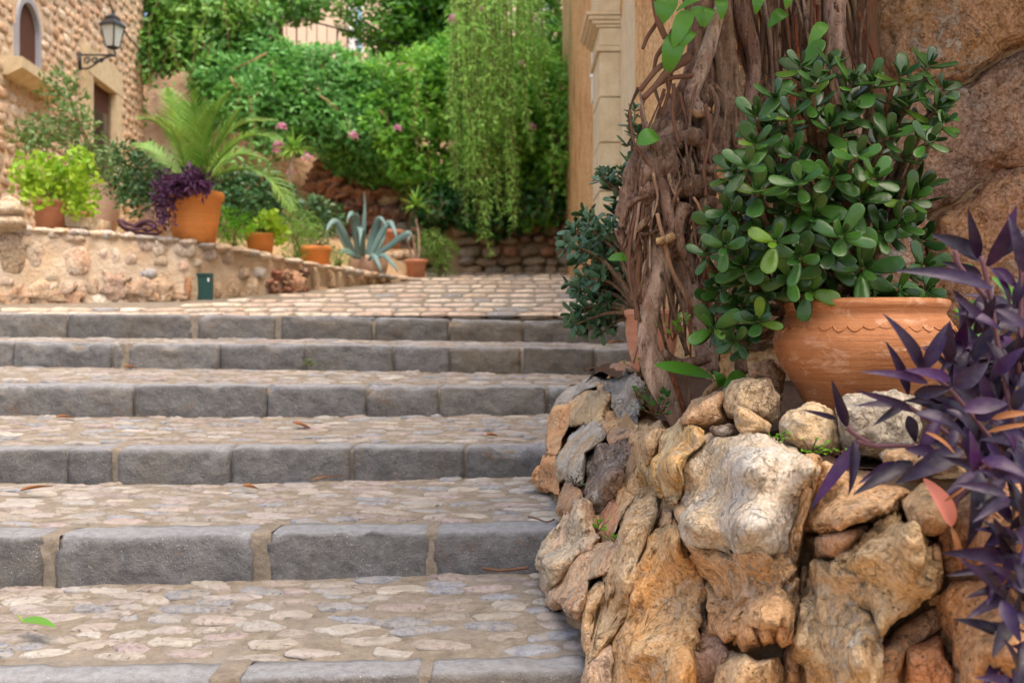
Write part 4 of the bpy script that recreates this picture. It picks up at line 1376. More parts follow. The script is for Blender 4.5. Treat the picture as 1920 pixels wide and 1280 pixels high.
# ------------------------------------------------------------------ big terracotta pot with the jade plant
pd = 2.62
pc = P(1620, 755, pd)
pr = lambda px: px / 2000 * pd
hz0 = lambda py: (755 - py) / 2000 * pd
pot = thing('terracotta_pot', 'big weathered terracotta pot with scalloped collar, holding the large jade plant', 'pot', pc)
prof = [(pr(q), hz0(y)) for q, y in ((100, 770), (112, 752), (128, 720), (150, 690), (162, 660), (166, 640), (162, 622), (154, 606), (146, 594), (143, 588), (148, 580), (152, 572), (151, 565), (144, 562), (136, 564), (132, 575), (130, 600))]
mb = MB()
mb.lathe(pc, prof, 72, .012)
mb.build('pot_body', M['terracotta'], pot)
mb = MB()
for k in range(38):      # pressed scallops under the collar
    a = 2 * math.pi * k / 38
    pts = []
    for j in range(7):
        t = a + (j / 6 - .5) * .155
        yy = 612 + (7 + 3 * math.sin(k * 5.1)) * math.sin(math.pi * j / 6)
        rr = pr(interp(yy, [(606, 154), (622, 162), (640, 166)])) + .0002
        pts.append((pc.x + rr * math.cos(t), pc.y + rr * math.sin(t), pc.z + hz0(yy)))
    mb.tube(pts, .0026, 5)
mb.build('collar_relief', M['terracotta'], pot)
mb = MB()
mb.lathe(pc, [(pr(131), hz0(582)), (pr(60), hz0(577)), (.004, hz0(575))], 24)
mb.build('pot_soil', M['soil'], pot)

# jade plant: shared thick leaves
def jade_leaf(seed):
    rr = random.Random(seed)
    n, m = 8, 10
    vs, fs = [], []
    bend = rr.uniform(-.06, .1)
    wid = rr.uniform(.27, .34)
    for i in range(n + 1):
        t = 1 - (1 - i / n) ** 1.9
        w = wid * (max(0, t) ** .62) * (max(0, 1 - t ** 3.2) ** .5) + (.03 if t < .95 else .0)
        th = .075 * (math.sin(math.pi * min(.98, t * .9 + .1)) ** .5)
        for k in range(m):
            a = 2 * math.pi * k / m
            s_ = math.sin(a)
            vs.append((t, w * math.cos(a), th * s_ * (1 if s_ < 0 else .55) + bend * t * t + .10 * (w * math.cos(a)) ** 2 * 3))
    for i in range(n):
        for k in range(m):
            fs.append((i * m + k, i * m + (k + 1) % m, (i + 1) * m + (k + 1) % m, (i + 1) * m + k))
    fs.append(tuple(range(m))[::-1])
    fs.append(tuple(range(n * m, n * m + m)))
    return vs, fs
JL = [jade_leaf(k) for k in range(6)]
JLM = []
for v, f in JL:
    mb = MB(); mb.add(v, f)
    JLM.append(mb.mesh('leaf', M['jade_leaf']))
def leaf_matrix(base, d, nor, L, W=1.0):
    d = d.normalized()
    y = nor.cross(d).normalized()
    n = d.cross(y)
    return Matrix.Translation(base) @ Matrix(((d.x, y.x, n.x, 0), (d.y, y.y, n.y, 0), (d.z, y.z, n.z, 0), (0, 0, 0, 1))) @ Matrix.Diagonal((L, L * W, L, 1))
def rosette(c, ax, L, pairs=3, ph=None, young=True):
    ax = ax.normalized()
    s = ax.orthogonal().normalized()
    t = ax.cross(s)
    ph = U(0, 6.28) if ph is None else ph
    out = []
    for k in range(pairs + (1 if young else 0)):
        el = (84, 62, 40, 18, 10)[min(4, k + (3 - pairs if pairs < 3 else 0))] + U(-10, 10)
        ln = L * (1.0, .95, .72, .36, .3)[min(4, k)] * U(.85, 1.1)
        for h in (0, 1):
            a = ph + k * math.pi / 2 + h * math.pi + U(-.2, .2)
            pr_ = s * math.cos(a) + t * math.sin(a)
            e = math.radians(el + U(-10, 10))
            d = ax * math.cos(e) + pr_ * math.sin(e)
            nr = ax * math.sin(e) - pr_ * math.cos(e)
            b = c - ax * L * (.30, .17, .07, 0, 0)[min(4, k)] + d * L * .05
            out.append((b, d, nr, ln, k))
    return out

JT = [(1502,122,66),(1556,123,62),(1638,153,70),(1743,119,56),(1418,216,62),(1557,233,74),(1416,269,62),(1485,287,58),(1371,316,64),(1421,356,70),(1618,372,84),(1712,372,62),
      (1759,200,58),(1743,262,56),(1515,178,58),(1702,190,62),(1524,384,66),(1337,423,56),(1326,475,56),(1392,495,66),(1527,405,66),(1497,482,60),(1738,498,52),(1337,615,64),(1399,493,60),(1454,450,62),
      (1436,556,56),(1520,545,60),(1390,570,58),(1600,150,62),(1668,250,64),(1610,290,66),(1455,330,60),(1560,330,64),(1470,400,60),(1580,440,74),(1650,430,64),(1440,240,56),(1480,215,56),(1530,150,56),
      (1690,140,56),(1365,395,56),(1350,540,54),(1420,440,58),(1560,480,64),(1620,500,76),(1480,520,56),(1690,420,56),(1768,165,48),(1770,230,50),(1640,330,60),(1500,340,60),(1400,310,58),(1590,210,62),(1455,180,54),(1360,460,52),(1690,545,56),(1740,545,50),(1660,545,52),(1420,600,52),(1375,640,50)]
jp = thing('jade_plant', 'large glossy jade plant with round fleshy leaves growing over the big terracotta pot', 'plant', P(1580, 575, 2.62))
leafspecs = []
stems = MB()
root = P(1585, 585, 2.64)
cen = P(1560, 370, 2.68)
for i, (px, py, L) in enumerate(JT):
    rel = math.hypot((px - 1560) / 250, (py - 350) / 280)
    d = 2.42 + .10 * min(1.3, rel) ** 2 + U(-.06, .08)
    c = P(px, py, d)
    ax = (c - cen)
    ax = ax.normalized() * .55 + Vector((U(-.2, .2), -.55 + U(-.25, .2), .5 + U(-.2, .3)))
    for q in rosette(c, ax, L * .95 / 2000 * d, 3):
        leafspecs.append((*q, 1))
    mid = root.lerp(c, .55) + Vector((U(-.05, .05), .12, U(-.05, .05) - .02))
    pts = catmull([tuple(root + Vector((U(-.04, .04), U(-.03, .03), 0))), tuple(mid), tuple(c - ax.normalized() * .07), tuple(c - ax.normalized() * .01)], 5)
    stems.tube(pts, [.013 - .009 * k / (len(pts) - 1) for k in range(len(pts))], 6, .15, 30)
    # a second, lower whorl on the same stem
    if U(0, 1) < .95:
        for q in rosette(c - ax.normalized() * .05 + Vector((U(-.02, .02), .02, U(-.02, .02))), ax, L * .85 / 2000 * d, 2, young=False):
            leafspecs.append((*q, 0))
for k in range(3):
    b = root + Vector((U(-.06, .06), U(-.03, .03), -.03))
    stems.tube(catmull([tuple(b), tuple(b + Vector((U(-.05, .05), 0, .12))), tuple(cen + Vector((U(-.1, .1), .02, U(-.05, .1))))], 6), [.03 - .0013 * j for j in range(13)], 9, .2, 20)
stems.build('stem', M['stem_bark'], jp)
inner = []
for k in range(40):        # whorls deeper inside the bush
    t, a = U(0, 1) ** .5, U(0, 6.28)
    c = P(1550 + 200 * t * math.cos(a), 360 + 215 * t * math.sin(a), U(2.58, 2.8))
    for q in rosette(c, Vector((U(-.5, .5), U(-1, 0), U(0, 1))), U(50, 62) / 2000 * 2.6, 2):
        inner.append((*q, 0))
leafspecs.sort(key=lambda q: (-q[5], -q[3]))
for (b, d, nr, ln, k, fr_) in leafspecs[:298]:
    g = U(.72, 1.2)
    col_ = (g, g * U(.95, 1.08), g * U(.85, 1.15)) if k < 3 else (2.0, 1.9, .7)
    if U(0, 1) < .04:
        col_ = (2.6, 1.7, .8)
    link('leaf', R.choice(JLM), jp, leaf_matrix(b, d, nr, ln * U(.82, 1.1), U(.8, 1.12)), color=col_)
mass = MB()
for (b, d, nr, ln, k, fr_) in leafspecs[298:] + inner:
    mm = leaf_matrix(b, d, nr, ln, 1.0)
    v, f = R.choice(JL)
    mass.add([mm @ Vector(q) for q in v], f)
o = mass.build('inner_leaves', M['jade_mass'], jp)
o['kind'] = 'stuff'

# ------------------------------------------------------------------ small jade bush beyond the roots, in its own pot
sd = 4.05
pc2 = P(1222, 690, 3.75)
pot2 = thing('terracotta_pot', 'plain terracotta pot half hidden behind the pale vine root', 'pot', pc2)
mb = MB()
s2 = 3.75 / 2000
mb.lathe(pc2, [(r_ * s2, (690 - y) * s2) for r_, y in ((30, 700), (34, 690), (45, 650), (49, 620), (47, 596), (51, 592), (52, 582), (46, 580), (43, 596))], 40, .01)
mb.build('pot_body', M['dull_terracotta'], pot2)
mb = MB(); mb.lathe(pc2, [(44 * s2, 98 * s2), (.003, 99 * s2)], 16); mb.build('pot_soil', M['soil'], pot2)
sj = thing('small_jade_bush', 'dark small-leaved jade bush leaning out over the steps left of the vine trunk', 'plant', P(1205, 590, 3.8))
tips = [(1190,205),(1185,228),(1196,250),(1180,300),(1165,318),(1150,325),(1130,322),(1142,345),(1120,335),(1128,330),(1170,335),(1195,330),(1095,400),(1110,410),(1085,420),(1070,430),(1065,455),(1052,458),(1090,440),(1110,440),(1125,430),(1140,420),(1150,395),(1160,385),
        (1085,470),(1075,490),(1100,480),(1120,470),(1140,460),(1155,450),(1160,470),(1065,535),(1080,545),(1095,555),(1100,530),(1115,520),(1130,510),(1145,500),(1150,520),(1165,540),(1150,550),(1130,545),(1120,560),(1085,580),(1070,590),(1075,610),(1092,605),(1100,620),(1120,605),(1140,590),(1155,580),(1125,625),(1168,500),(1175,560),(1180,430),(1175,455),(1168,410),(1105,505),(1118,585),(1135,575),(1110,455),(1130,445),(1100,425),(1160,520),(1180,520),(1145,470),(1125,490),(1090,520),(1100,595)]
st, lf = MB(), MB()
sroot = P(1205, 590, 3.78)
specs = []
for (px, py) in tips:
    d = U(3.85, 4.2)
    c = P(px, py, d)
    mid = sroot.lerp(c, .6) + Vector((.03, .02, .03))
    if py < 350:
        mid = P(1185, 400, 3.9)
    pts = catmull([tuple(sroot), tuple(mid), tuple(c)], 5)
    st.tube(pts, [.012 - .009 * k / (len(pts) - 1) for k in range(len(pts))], 5)
    ax = (c - P(1190, 470, 4.0)).normalized() * .8 + Vector((U(-.3, .3), -.3, U(0, .5)))
    for q in rosette(c, ax, U(21, 30) / 2000 * d, 3):
        specs.append(q)
    for k in range(2):
        c3 = Vector(pts[-2 - k * 2]) + Vector((U(-.02, .02), U(-.02, .02), U(-.02, .02)))
        for q in rosette(c3, ax, U(22, 30) / 2000 * d, 2, young=False):
            specs.append(q)
st.build('stem', M['stem_bark'], sj)
specs.sort(key=lambda q: -q[3])
SJM = []
for v, f in JL[:3]:
    mb = MB(); mb.add(v, f); SJM.append(mb.mesh('leaf', M['small_jade_leaf']))
for (b, d, nr, ln, k) in specs[:296]:
    link('leaf', R.choice(SJM), sj, leaf_matrix(b, d, nr, ln, U(.85, 1.1)), color=(1, 1, 1))
for (b, d, nr, ln, k) in specs[296:]:
    v, f = R.choice(JL)
    mm = leaf_matrix(b, d, nr, ln)
    lf.add([mm @ Vector(q) for q in v], f)
o = lf.build('inner_leaves', M['small_jade_leaf'], sj)
o['kind'] = 'stuff'

# ------------------------------------------------------------------ old climbing vine: knotted trunk, burls and aerial roots
vt = thing('climbing_vine', 'old gnarled vine trunk with knotted burls and hanging roots at the house corner', 'vine', P(1265, 780, 2.95))
def ptube(name, pts, mat, seg=14, wob=.25, sc=16, n=8, parent=vt):
    q = catmull([(*P(a, b, d), r_ / 2000 * d) for a, b, d, r_ in pts], n)
    mb = MB()
    mb.tube([p[:3] for p in q], [max(.0008, p[3]) for p in q], seg, wob, sc, U(0, 99))
    g = U(.72, 1.22)
    return mb.build(name, M[mat], parent, color=(g, g * U(.94, 1.03), g * U(.88, 1.06)))
ptube('root', [(1272,800,2.86,13),(1258,765,2.88,17),(1240,725,2.9,22),(1226,690,2.92,24),(1216,650,2.93,19),(1214,610,2.95,18),(1224,560,2.97,19),(1236,510,2.98,23),(1240,465,3.0,24),(1248,430,3.03,24)], 'pale_bark', 18, .12)
ptube('root', [(1284,785,2.88,9),(1268,745,2.9,11),(1254,712,2.92,14),(1242,690,2.93,12)], 'red_bark', 12)
ptube('root', [(1222,560,2.99,12),(1212,530,2.98,13),(1204,545,2.98,10),(1209,585,2.98,9),(1213,620,2.98,8)], 'pale_bark', 12)
ptube('root', [(1332,700,3.02,20),(1318,640,3.04,22),(1300,580,3.05,23),(1284,520,3.05,26),(1270,460,3.06,28),(1262,410,3.06,28)], 'pale_bark', 18, .16)
ptube('root', [(1392,700,3.12,12),(1378,640,3.16,12),(1350,560,3.18,13),(1322,500,3.18,14),(1300,430,3.16,18)], 'bark', 14)
ptube('trunk', [(1270,480,3.1,22),(1258,420,3.1,40),(1258,350,3.1,56),(1266,290,3.09,50),(1284,225,3.09,40),(1302,170,3.1,34),(1316,110,3.12,30),(1324,50,3.13,27),(1326,-80,3.13,26)], 'bark', 36, .45, 14, 12)
for a in ([(1200,445,3.0,22),(1190,405,2.99,34),(1200,360,3.0,40),(1222,315,3.0,40),(1245,275,3.01,34),(1265,235,3.03,26)],
          [(1165,410,2.98,14),(1180,385,2.97,24),(1205,370,2.96,24),(1232,350,2.97,22)],
          [(1225,400,2.98,16),(1245,370,2.97,24),(1262,345,2.97,24)],
          [(1330,340,3.0,24),(1315,352,2.98,30),(1290,352,2.97,24),(1268,346,2.97,20)],
          [(1340,300,3.03,30),(1335,260,3.03,34),(1318,225,3.04,30)],
          [(1215,290,3.0,18),(1250,262,2.99,20),(1285,240,3.0,18)]):
    ptube('burl', a, 'bark', 18, .5, 18, 8)
# the ring round the cut branch scar
n = 22
mb = MB()
ring = [P(1291 + 36 * math.cos(2 * math.pi * k / n), 305 + 50 * math.sin(2 * math.pi * k / n), 2.965 + .012 * math.sin(k)) for k in range(n + 1)]
mb.tube(ring, [(.026 + .008 * math.sin(k * 1.9)) for k in range(n + 1)], 12, .4, 20, 5)
mb.build('burl', M['bark'], vt)
rock([(1276,300),(1290,285),(1304,296),(1306,325),(1294,345),(1278,335)], (196,172,132), (170,140,100), .03, 3, .4, parent=vt, name='scar', depth=top(2.985))
# right-hand stems
ptube('stem', [(1400,330,3.05,24),(1384,260,3.05,25),(1368,200,3.06,27),(1362,140,3.07,21),(1358,70,3.08,20),(1352,-70,3.1,20)], 'bark', 18, .25)
ptube('stem', [(1310,215,3.0,17),(1298,180,2.99,14),(1312,140,2.99,16),(1326,100,3.0,16),(1338,60,3.02,13),(1352,10,3.03,12)], 'pale_bark', 14, .2)
ptube('stem', [(1402,200,3.06,15),(1412,150,3.06,15),(1412,100,3.07,14),(1396,40,3.08,17),(1384,-60,3.1,18)], 'bark', 14, .2)
ptube('stem', [(1440,210,3.16,13),(1446,160,3.16,12),(1452,120,3.17,11),(1440,40,3.18,9),(1425,-60,3.2,9)], 'bark', 10)
ptube('stem', [(1600,260,3.25,22),(1590,180,3.22,20),(1572,100,3.2,18),(1566,30,3.2,20),(1570,-70,3.2,22)], 'pale_bark', 14, .15)
ptube('stem', [(1640,240,3.42,20),(1632,150,3.4,20),(1622,60,3.4,22),(1616,-70,3.4,22)], 'root_dark', 16, .3)
ptube('root', [(1308,395,2.96,12),(1325,385,2.95,17),(1345,388,2.95,16),(1362,400,2.96,13),(1372,415,2.99,9)], 'bark', 12)
ptube('root', [(1285,385,2.94,16),(1272,425,2.93,11),(1276,460,2.94,10),(1290,500,2.96,7)], 'bark', 10)
ptube('root', [(1240,335,2.95,8),(1246,370,2.94,10),(1254,410,2.94,12),(1256,445,2.95,14),(1262,480,2.97,16)], 'bark', 12, .4)
ptube('stub', [(1232,452,2.92,6),(1248,450,2.91,8),(1262,442,2.92,8)], 'tan_bark', 8)
ptube('root', [(1160,430,2.97,9),(1172,460,2.97,9),(1186,490,2.97,8),(1192,540,2.98,7),(1196,600,2.98,5)], 'bark', 8)
ptube('root', [(1165,425,2.95,6),(1172,395,2.94,6),(1190,376,2.93,6),(1216,366,2.93,5)], 'bark', 8)
ptube('root', [(1175,440,2.95,8),(1200,425,2.94,8),(1218,405,2.94,9)], 'bark', 8)
ptube('root', [(1240,660,2.93,9),(1270,680,2.93,9),(1305,678,2.94,10),(1330,672,2.95,8)], 'bark', 10)
for a in ([(1245,510,2.93,4),(1262,570,2.93,5),(1275,620,2.94,5),(1290,665,2.95,4)], [(1232,400,2.92,4),(1245,450,2.92,4),(1262,510,2.92,4),(1300,580,2.95,3)], [(1205,440,2.95,3),(1215,480,2.95,3),(1195,560,2.96,3)],
          [(1322,430,2.94,3),(1312,390,2.93,3),(1300,370,2.93,3)], [(1320,430,2.93,2.5),(1300,400,2.92,2.5),(1306,460,2.93,2),(1318,470,2.94,2)], [(1200,470,2.96,5),(1196,520,2.96,5),(1202,570,2.97,4)],
          [(1185,430,2.95,4),(1210,440,2.94,4),(1236,430,2.94,3)], [(1330,160,2.97,4),(1345,200,2.96,5),(1330,260,2.96,4)], [(1290,205,2.96,6),(1310,215,2.96,8),(1330,205,2.97,6)], [(1320,690,2.92,3),(1340,720,2.9,3),(1330,780,2.86,3)],
          [(1285,700,2.9,3),(1292,740,2.88,4),(1288,780,2.86,3)], [(1365,640,3.0,3),(1375,670,3.0,4),(1370,700,2.98,4),(1385,730,2.95,3)], [(1345,720,2.88,8),(1325,740,2.86,8),(1318,775,2.84,7)]):
    ptube('aerial_root', a, R.choice(['bark', 'root_dark', 'tan_bark']), 7, .15)
for k in range(124):      # curtain of hanging roots over the dark corner
    x = U(1300, 1620) if k < 78 else U(1205, 1400)
    if k < 78:
        y0, y1, d = U(-60, 30), U(120, 330), U(3.1, 3.34)
        sl = U(-.1, .45)
        pts = [(x - sl * 60 + U(-8, 8), y0, d, U(2, 4.5)), (x + U(-6, 6), y0 + (y1 - y0) * .35, d + U(-.03, .03), U(2, 5)), (x + sl * 60 + U(-10, 10), y0 + (y1 - y0) * .7, d, U(1.6, 4)), (x + sl * 130, y1, d, 1.2)]
    else:
        y0, y1, d = U(360, 480), U(520, 700), U(2.98, 3.12)
        pts = [(x, y0, d, U(2, 5)), (x + U(-14, 14), (y0 + y1) / 2, d, U(2, 5)), (x + U(-20, 20), y1, d, 2)]
    ptube('aerial_root', pts, R.choice(['bark', 'bark', 'root_dark', 'pale_bark', 'bark', 'red_bark']), 6, .15, 30, 6)
for a in ([(1205,92,2.95,3),(1215,68,2.96,4),(1233,40,2.97,4),(1256,-8,2.98,4)], [(1248,72,2.93,6),(1238,50,2.93,6),(1230,28,2.93,5),(1225,-10,2.93,5)], [(1200,170,2.9,5),(1215,150,2.9,5),(1238,125,2.92,6),(1272,110,2.96,7)],
          [(1207,184,2.88,6),(1230,160,2.9,6),(1255,132,2.93,8),(1290,108,2.98,10)], [(1228,164,2.93,3),(1258,147,2.94,4),(1300,142,2.98,5)], [(1226,130,2.95,3),(1232,105,2.95,4),(1250,80,2.95,5),(1262,58,2.97,6)],
          [(1240,215,2.95,2.5),(1250,185,2.95,3),(1256,160,2.95,3),(1260,130,2.96,3)], [(1258,185,2.95,2),(1252,165,2.95,2.5),(1250,145,2.95,2)]):
    ptube('twig', a, 'root_dark', 8, .1)
for k in range(70):      # fine roots netted over the trunk and hanging below the burls
    x, y = U(1180, 1340), U(150, 430)
    n_ = R.choice([3, 4])
    pts, d = [], U(2.93, 3.0)
    for j in range(n_):
        pts.append((x, y, d, U(1.4, 4.2)))
        x += U(-22, 26); y += U(25, 75)
    ptube('aerial_root', pts, R.choice(['bark', 'pale_bark', 'root_dark', 'bark']), 6, .2, 30, 6)
# the vine's own big leaves
def bleaf(a, b, d0, d1, w, droop=.02, mat='vine_leaf', parent=vt, name='leaf', fold=.2, up=(0, -1, .4), col=(1, 1, 1), twist=0.0, seg=8, prof=None):
    mb = MB()
    A, B = P(*a, d0), P(*b, d1)
    mb.blade(A, B, w / 2000 * (d0 + d1) / 2, up, droop, fold, seg, prof or (lambda t: math.sin(math.pi * min(1, t ** .8 * .96 + .02)) ** .7), twist=twist)
    return mb.build(name, M[mat], parent, color=col)
bleaf((1252, -10), (1240, 46), 2.96, 2.93, 44)
bleaf((1292, 20), (1262, 90), 2.93, 2.9, 34)
bleaf((1300, 60), (1276, 92), 2.92, 2.9, 24)
bleaf((1270, 60), (1250, 140), 2.92, 2.92, 40, col=(.6, .75, .5))
bleaf((1330, -6), (1268, 22), 2.92, 2.9, 16)
bleaf((1474, 24), (1440, 52), 3.08, 3.05, 26)
bleaf((1548, 44), (1516, 88), 3.0, 2.98, 26)
bleaf((1195, 270), (1236, 258), 2.93, 2.95, 34)
bleaf((1140, 486), (1185, 488), 3.3, 3.3, 17)
bleaf((1228, 684), (1338, 708), 2.8, 2.86, 24, .015)
bleaf((1395, 700), (1355, 735), 2.86, 2.82, 30, col=(.7, .85, .5))
bleaf((1352, 725), (1338, 695), 2.86, 2.85, 20, col=(.6, .8, .5))
for (px, py) in ((1298, 28), (1348, 15), (1475, -5), (1420, 5), (1380, -20), (1505, -20), (1330, 30)):
    bleaf((px, py - 14), (px + U(-20, 20), py + 22), 3.0, 2.97, 24, col=(.8, .9, .6))
# leafy crown of the vine overhead, unseen; added to shade the wall behind
rs = np.random.RandomState(5)
N = 9000
cx = rs.uniform(-.1, 3.2, N); cyy = rs.uniform(1.9, 3.5, N); cz = 2.55 + rs.uniform(0, .5, N) + .2 * np.abs(cyy - 2.8)
keep = (625 - (cz - EYE) / cyy * 2000) < -70
cen_ = np.stack([cx, cyy, cz], 1)[keep]
mb = MB()
dr_ = rs.normal(size=cen_.shape) * .6 + np.array([-.2, -.3, -.6])
mb.leaves(cen_, dr_, rs.uniform(.06, .11, len(cen_)), .55, rs)
o = mb.build('crown', M['ivy'], vt)
o['kind'] = 'stuff'

# ------------------------------------------------------------------ purple heart in the right foreground
ph = thing('purple_heart_plant', 'sprawling purple plant with long pointed leaves spilling over the rock wall at right', 'plant', P(1840, 900, 1.8))
PL = [((1840,488),(1746,439),40,1.78),((1834,484),(1815,391),24,1.8),((1850,499),(1906,385),34,1.76),((1858,542),(1676,508),32,1.72),((1840,520),(1764,491),24,1.8),((1858,506),(1908,542),28,1.78),
      ((1818,610),(1786,542),30,1.76),((1829,625),(1867,553),30,1.74),((1868,581),(1940,630),26,1.7),((1728,693),(1654,587),36,1.74),((1732,693),(1780,603),30,1.74),((1739,718),(1611,697),22,1.72),
      ((1782,711),(1696,693),26,1.72),((1789,725),(1854,679),40,1.7),((1714,740),(1786,725),28,1.72),((1717,772),(1602,731),20,1.74),((1696,761),(1604,761),18,1.76),((1696,758),(1635,799),18,1.76),
      ((1703,740),(1660,639),24,1.8),((1588,799),(1559,711),22,1.86),((1570,786),(1503,768),12,1.86),((1807,768),(1890,757),36,1.68),((1775,768),(1815,804),22,1.68),((1703,779),(1717,830),26,1.74),
      ((1717,776),(1811,819),34,1.7),((1901,768),(1935,715),30,1.64),((1920,510),(1890,400),26,1.72),((1609,831),(1518,958),28,1.8),((1600,827),(1591,928),24,1.78),((1710,867),(1599,928),32,1.72),
      ((1681,867),(1609,906),24,1.76),((1804,845),(1678,906),44,1.68),((1753,849),(1696,842),28,1.72),((1836,885),(1811,1028),46,1.62),((1832,881),(1764,856),22,1.68),((1843,860),(1930,899),34,1.62),
      ((1825,885),(1818,806),26,1.66),((1915,1043),(1764,1036),34,1.58),((1883,1115),(1796,1047),30,1.56),((1876,1065),(1773,1079),20,1.58),((1901,1036),(1840,975),28,1.6),((1879,1126),(1915,1205),32,1.55),
      ((1904,1266),(1879,1194),22,1.55),((1925,1201),(1911,1290),26,1.54),((1901,1277),(1827,1270),20,1.56),((1900,1090),(1945,1120),30,1.56),((1880,1060),(1940,1050),28,1.58),((1905,1150),(1950,1180),28,1.56),
      ((1890,1000),(1935,960),26,1.62),((1860,930),(1900,985),30,1.66),((1850,640),(1890,720),30,1.74),((1870,700),(1925,650),30,1.7),((1880,480),(1925,430),24,1.76),((1900,570),(1935,500),24,1.74),((1800,640),(1760,700),26,1.78),
      ((1850,760),(1830,690),30,1.74),((1870,800),(1925,830),30,1.68),((1760,790),(1720,860),28,1.74),((1790,830),(1750,880),26,1.72),((1850,830),(1880,890),30,1.68),((1900,850),(1860,790),30,1.68),((1740,820),(1800,850),26,1.74)]
for k in range(165):
    a = (U(1775, 1935), U(560, 900)) if k < 115 else (U(1875, 1940), U(880, 1270))
    t = U(0, 6.28)
    PL.append((a, (a[0] + U(60, 110) * math.cos(t), a[1] + U(50, 100) * math.sin(t)), U(22, 32), U(1.72, 1.94) if k < 115 else U(1.56, 1.64)))
for (a, b, w, d) in PL:
    g = U(.55, 1.15)
    c = R.choice([(1, 1, 1), (.85, .85, 1.0), (1.1, .95, 1.05), (.75, .85, 1.0), (1.0, .9, 1.1)])
    ln = math.hypot(a[0] - b[0], a[1] - b[1]) / 2000 * d
    bleaf(a, b, d + U(0, .03), d - U(-.03, .04), w * .92, ln * U(.04, .12), 'purple_leaf', ph, 'leaf', U(.25, .7), (U(-.5, .5), -1, U(.2, .9)), tuple(g * q for q in c), U(-.4, .4), 10,
          lambda t: (min(1, (t + .02) / .28) ** .6) * (1 - max(0, (t - .3) / .7) ** 1.6) ** .9 * .98 + .02 * (1 - t))
bleaf((1786, 985), (1732, 897), 1.72, 1.7, 34, .01, 'pink_leaf', ph, 'withered_leaf', .4)
bleaf((1782, 985), (1800, 1070), 1.73, 1.72, 12, .01, 'dry_leaf', ph, 'withered_leaf', .4)
for q in (((1860, 785), (1930, 775), 24), ((1850, 810), (1935, 795), 16), ((1735, 810), (1790, 850), 14), ((1770, 940), (1820, 905), 10), ((1840, 960), (1880, 975), 14), ((1905, 950), (1895, 1010), 14)):
    bleaf(q[0], q[1], 1.66, 1.64, q[2] * .55, .01, 'dry_leaf', ph, 'withered_leaf', .5)
sm = MB()
for pts in ([(1870,900),(1800,860),(1740,842),(1690,835),(1640,835),(1606,826)], [(1640,836),(1600,812),(1590,800)], [(1900,800),(1870,640),(1858,560),(1840,480)], [(1880,850),(1790,740),(1735,690)], [(1900,980),(1905,1050),(1890,1120),(1910,1260)], [(1880,860),(1850,870),(1834,884)],
            [(1860,880),(1760,800),(1700,760)], [(1780,985),(1800,930),(1850,900)], [(1850,560),(1800,500),(1790,470)], [(1910,700),(1915,520),(1905,480)]):
    q = catmull([(*P(a, b, 1.76), .006) for a, b in pts], 6)
    sm.tube([p[:3] for p in q], .004, 7)
sm.build('stem', M['mauve_stem'], ph)
# green leafy stems mixed in behind the purple plant
gs = thing('green_creeper', 'bright green broad-leaved creeper between the terracotta pot and the purple plant', 'plant', P(1860, 700, 2.1))
for (a, b, w) in (((1800,600),(1835,560),30),((1835,640),(1880,600),34),((1850,690),(1880,640),36),((1880,660),(1930,690),40),((1870,640),(1850,700),30),((1790,580),(1815,612),24),((1880,560),(1860,520),24),((1825,520),(1790,500),20),((1845,600),(1815,640),26),((1900,540),(1880,590),28),((1830,660),(1800,690),26)):
    bleaf(a, b, 2.1, 2.06, w, .015, 'vine_leaf', gs, 'leaf', .2, col=(.75, .85, .9))
sm = MB(); sm.tube(catmull([tuple(P(1870, 760, 2.12)), tuple(P(1850, 660, 2.12)), tuple(P(1815, 560, 2.12))]), .005, 6); sm.build('stem', M['stem_bark'], gs)

# ------------------------------------------------------------------ climbing greenery over the bank
RS = np.random.RandomState(11)
def clump_cloud(clumps, per, size, mb, up=.5, asp=.5, sprig=0.0, down=0.0):
    """leaves spread through lumpy clumps: denser at the surface, facing out and up"""
    C, D, S, NH = [], [], [], []
    for (c, r_) in clumps:
        n = int(per * (r_ / .35) ** 2)
        u = RS.normal(size=(n, 3))
        u /= np.linalg.norm(u, axis=1, keepdims=True)
        rad = r_ * (RS.uniform(.3, 1.1, n) ** .45)[:, None]
        q = np.array(c) + u * rad * np.array([1.15, .8, .9])
        nz_ = u + np.array([0, -.35, .55]) + RS.normal(size=(n, 3)) * .45
        d = np.cross(u, RS.normal(size=(n, 3))) * .7 + u * .35 + np.array([0, -.15, (up - down) * .8 - .25])
        NH.append(nz_)
        C.append(q); D.append(d); S.append(size * RS.uniform(.6, 1.25, n))
    C, D, S, NH = np.concatenate(C), np.concatenate(D), np.concatenate(S), np.concatenate(NH)
    mb.leaves(C, D, S, asp, RS, nor=NH)
    if sprig:
        k = RS.rand(len(C)) < sprig
        mb.leaves(C[k] + D[k] * .04, D[k] + np.array([.4, 0, .2]), S[k], asp, RS, nor=NH[k])
        mb.leaves(C[k] + D[k] * .04, D[k] + np.array([-.4, 0, .2]), S[k], asp, RS, nor=NH[k])

def region_clumps(poly, d0, d1, n, r0, r1):
    xs = [p[0] for p in poly]; ys = [p[1] for p in poly]
    out = []
    def inside(x, y):
        c = False
        for i in range(len(poly)):
            (x0, y0), (x1, y1) = poly[i], poly[i - 1]
            if (y0 > y) != (y1 > y) and x < (x1 - x0) * (y - y0) / (y1 - y0) + x0:
                c = not c
        return c
    while len(out) < n:
        x, y = U(min(xs), max(xs)), U(min(ys), max(ys))
        if inside(x, y):
            t = (y - min(ys)) / (max(ys) - min(ys))
            d = d1 + (d0 - d1) * (.25 + .75 * math.sin(math.pi * min(1, .15 + t * .8))) + U(-.4, .35)
            out.append((tuple(P(x, y, d)), U(r0, r1)))
    return out

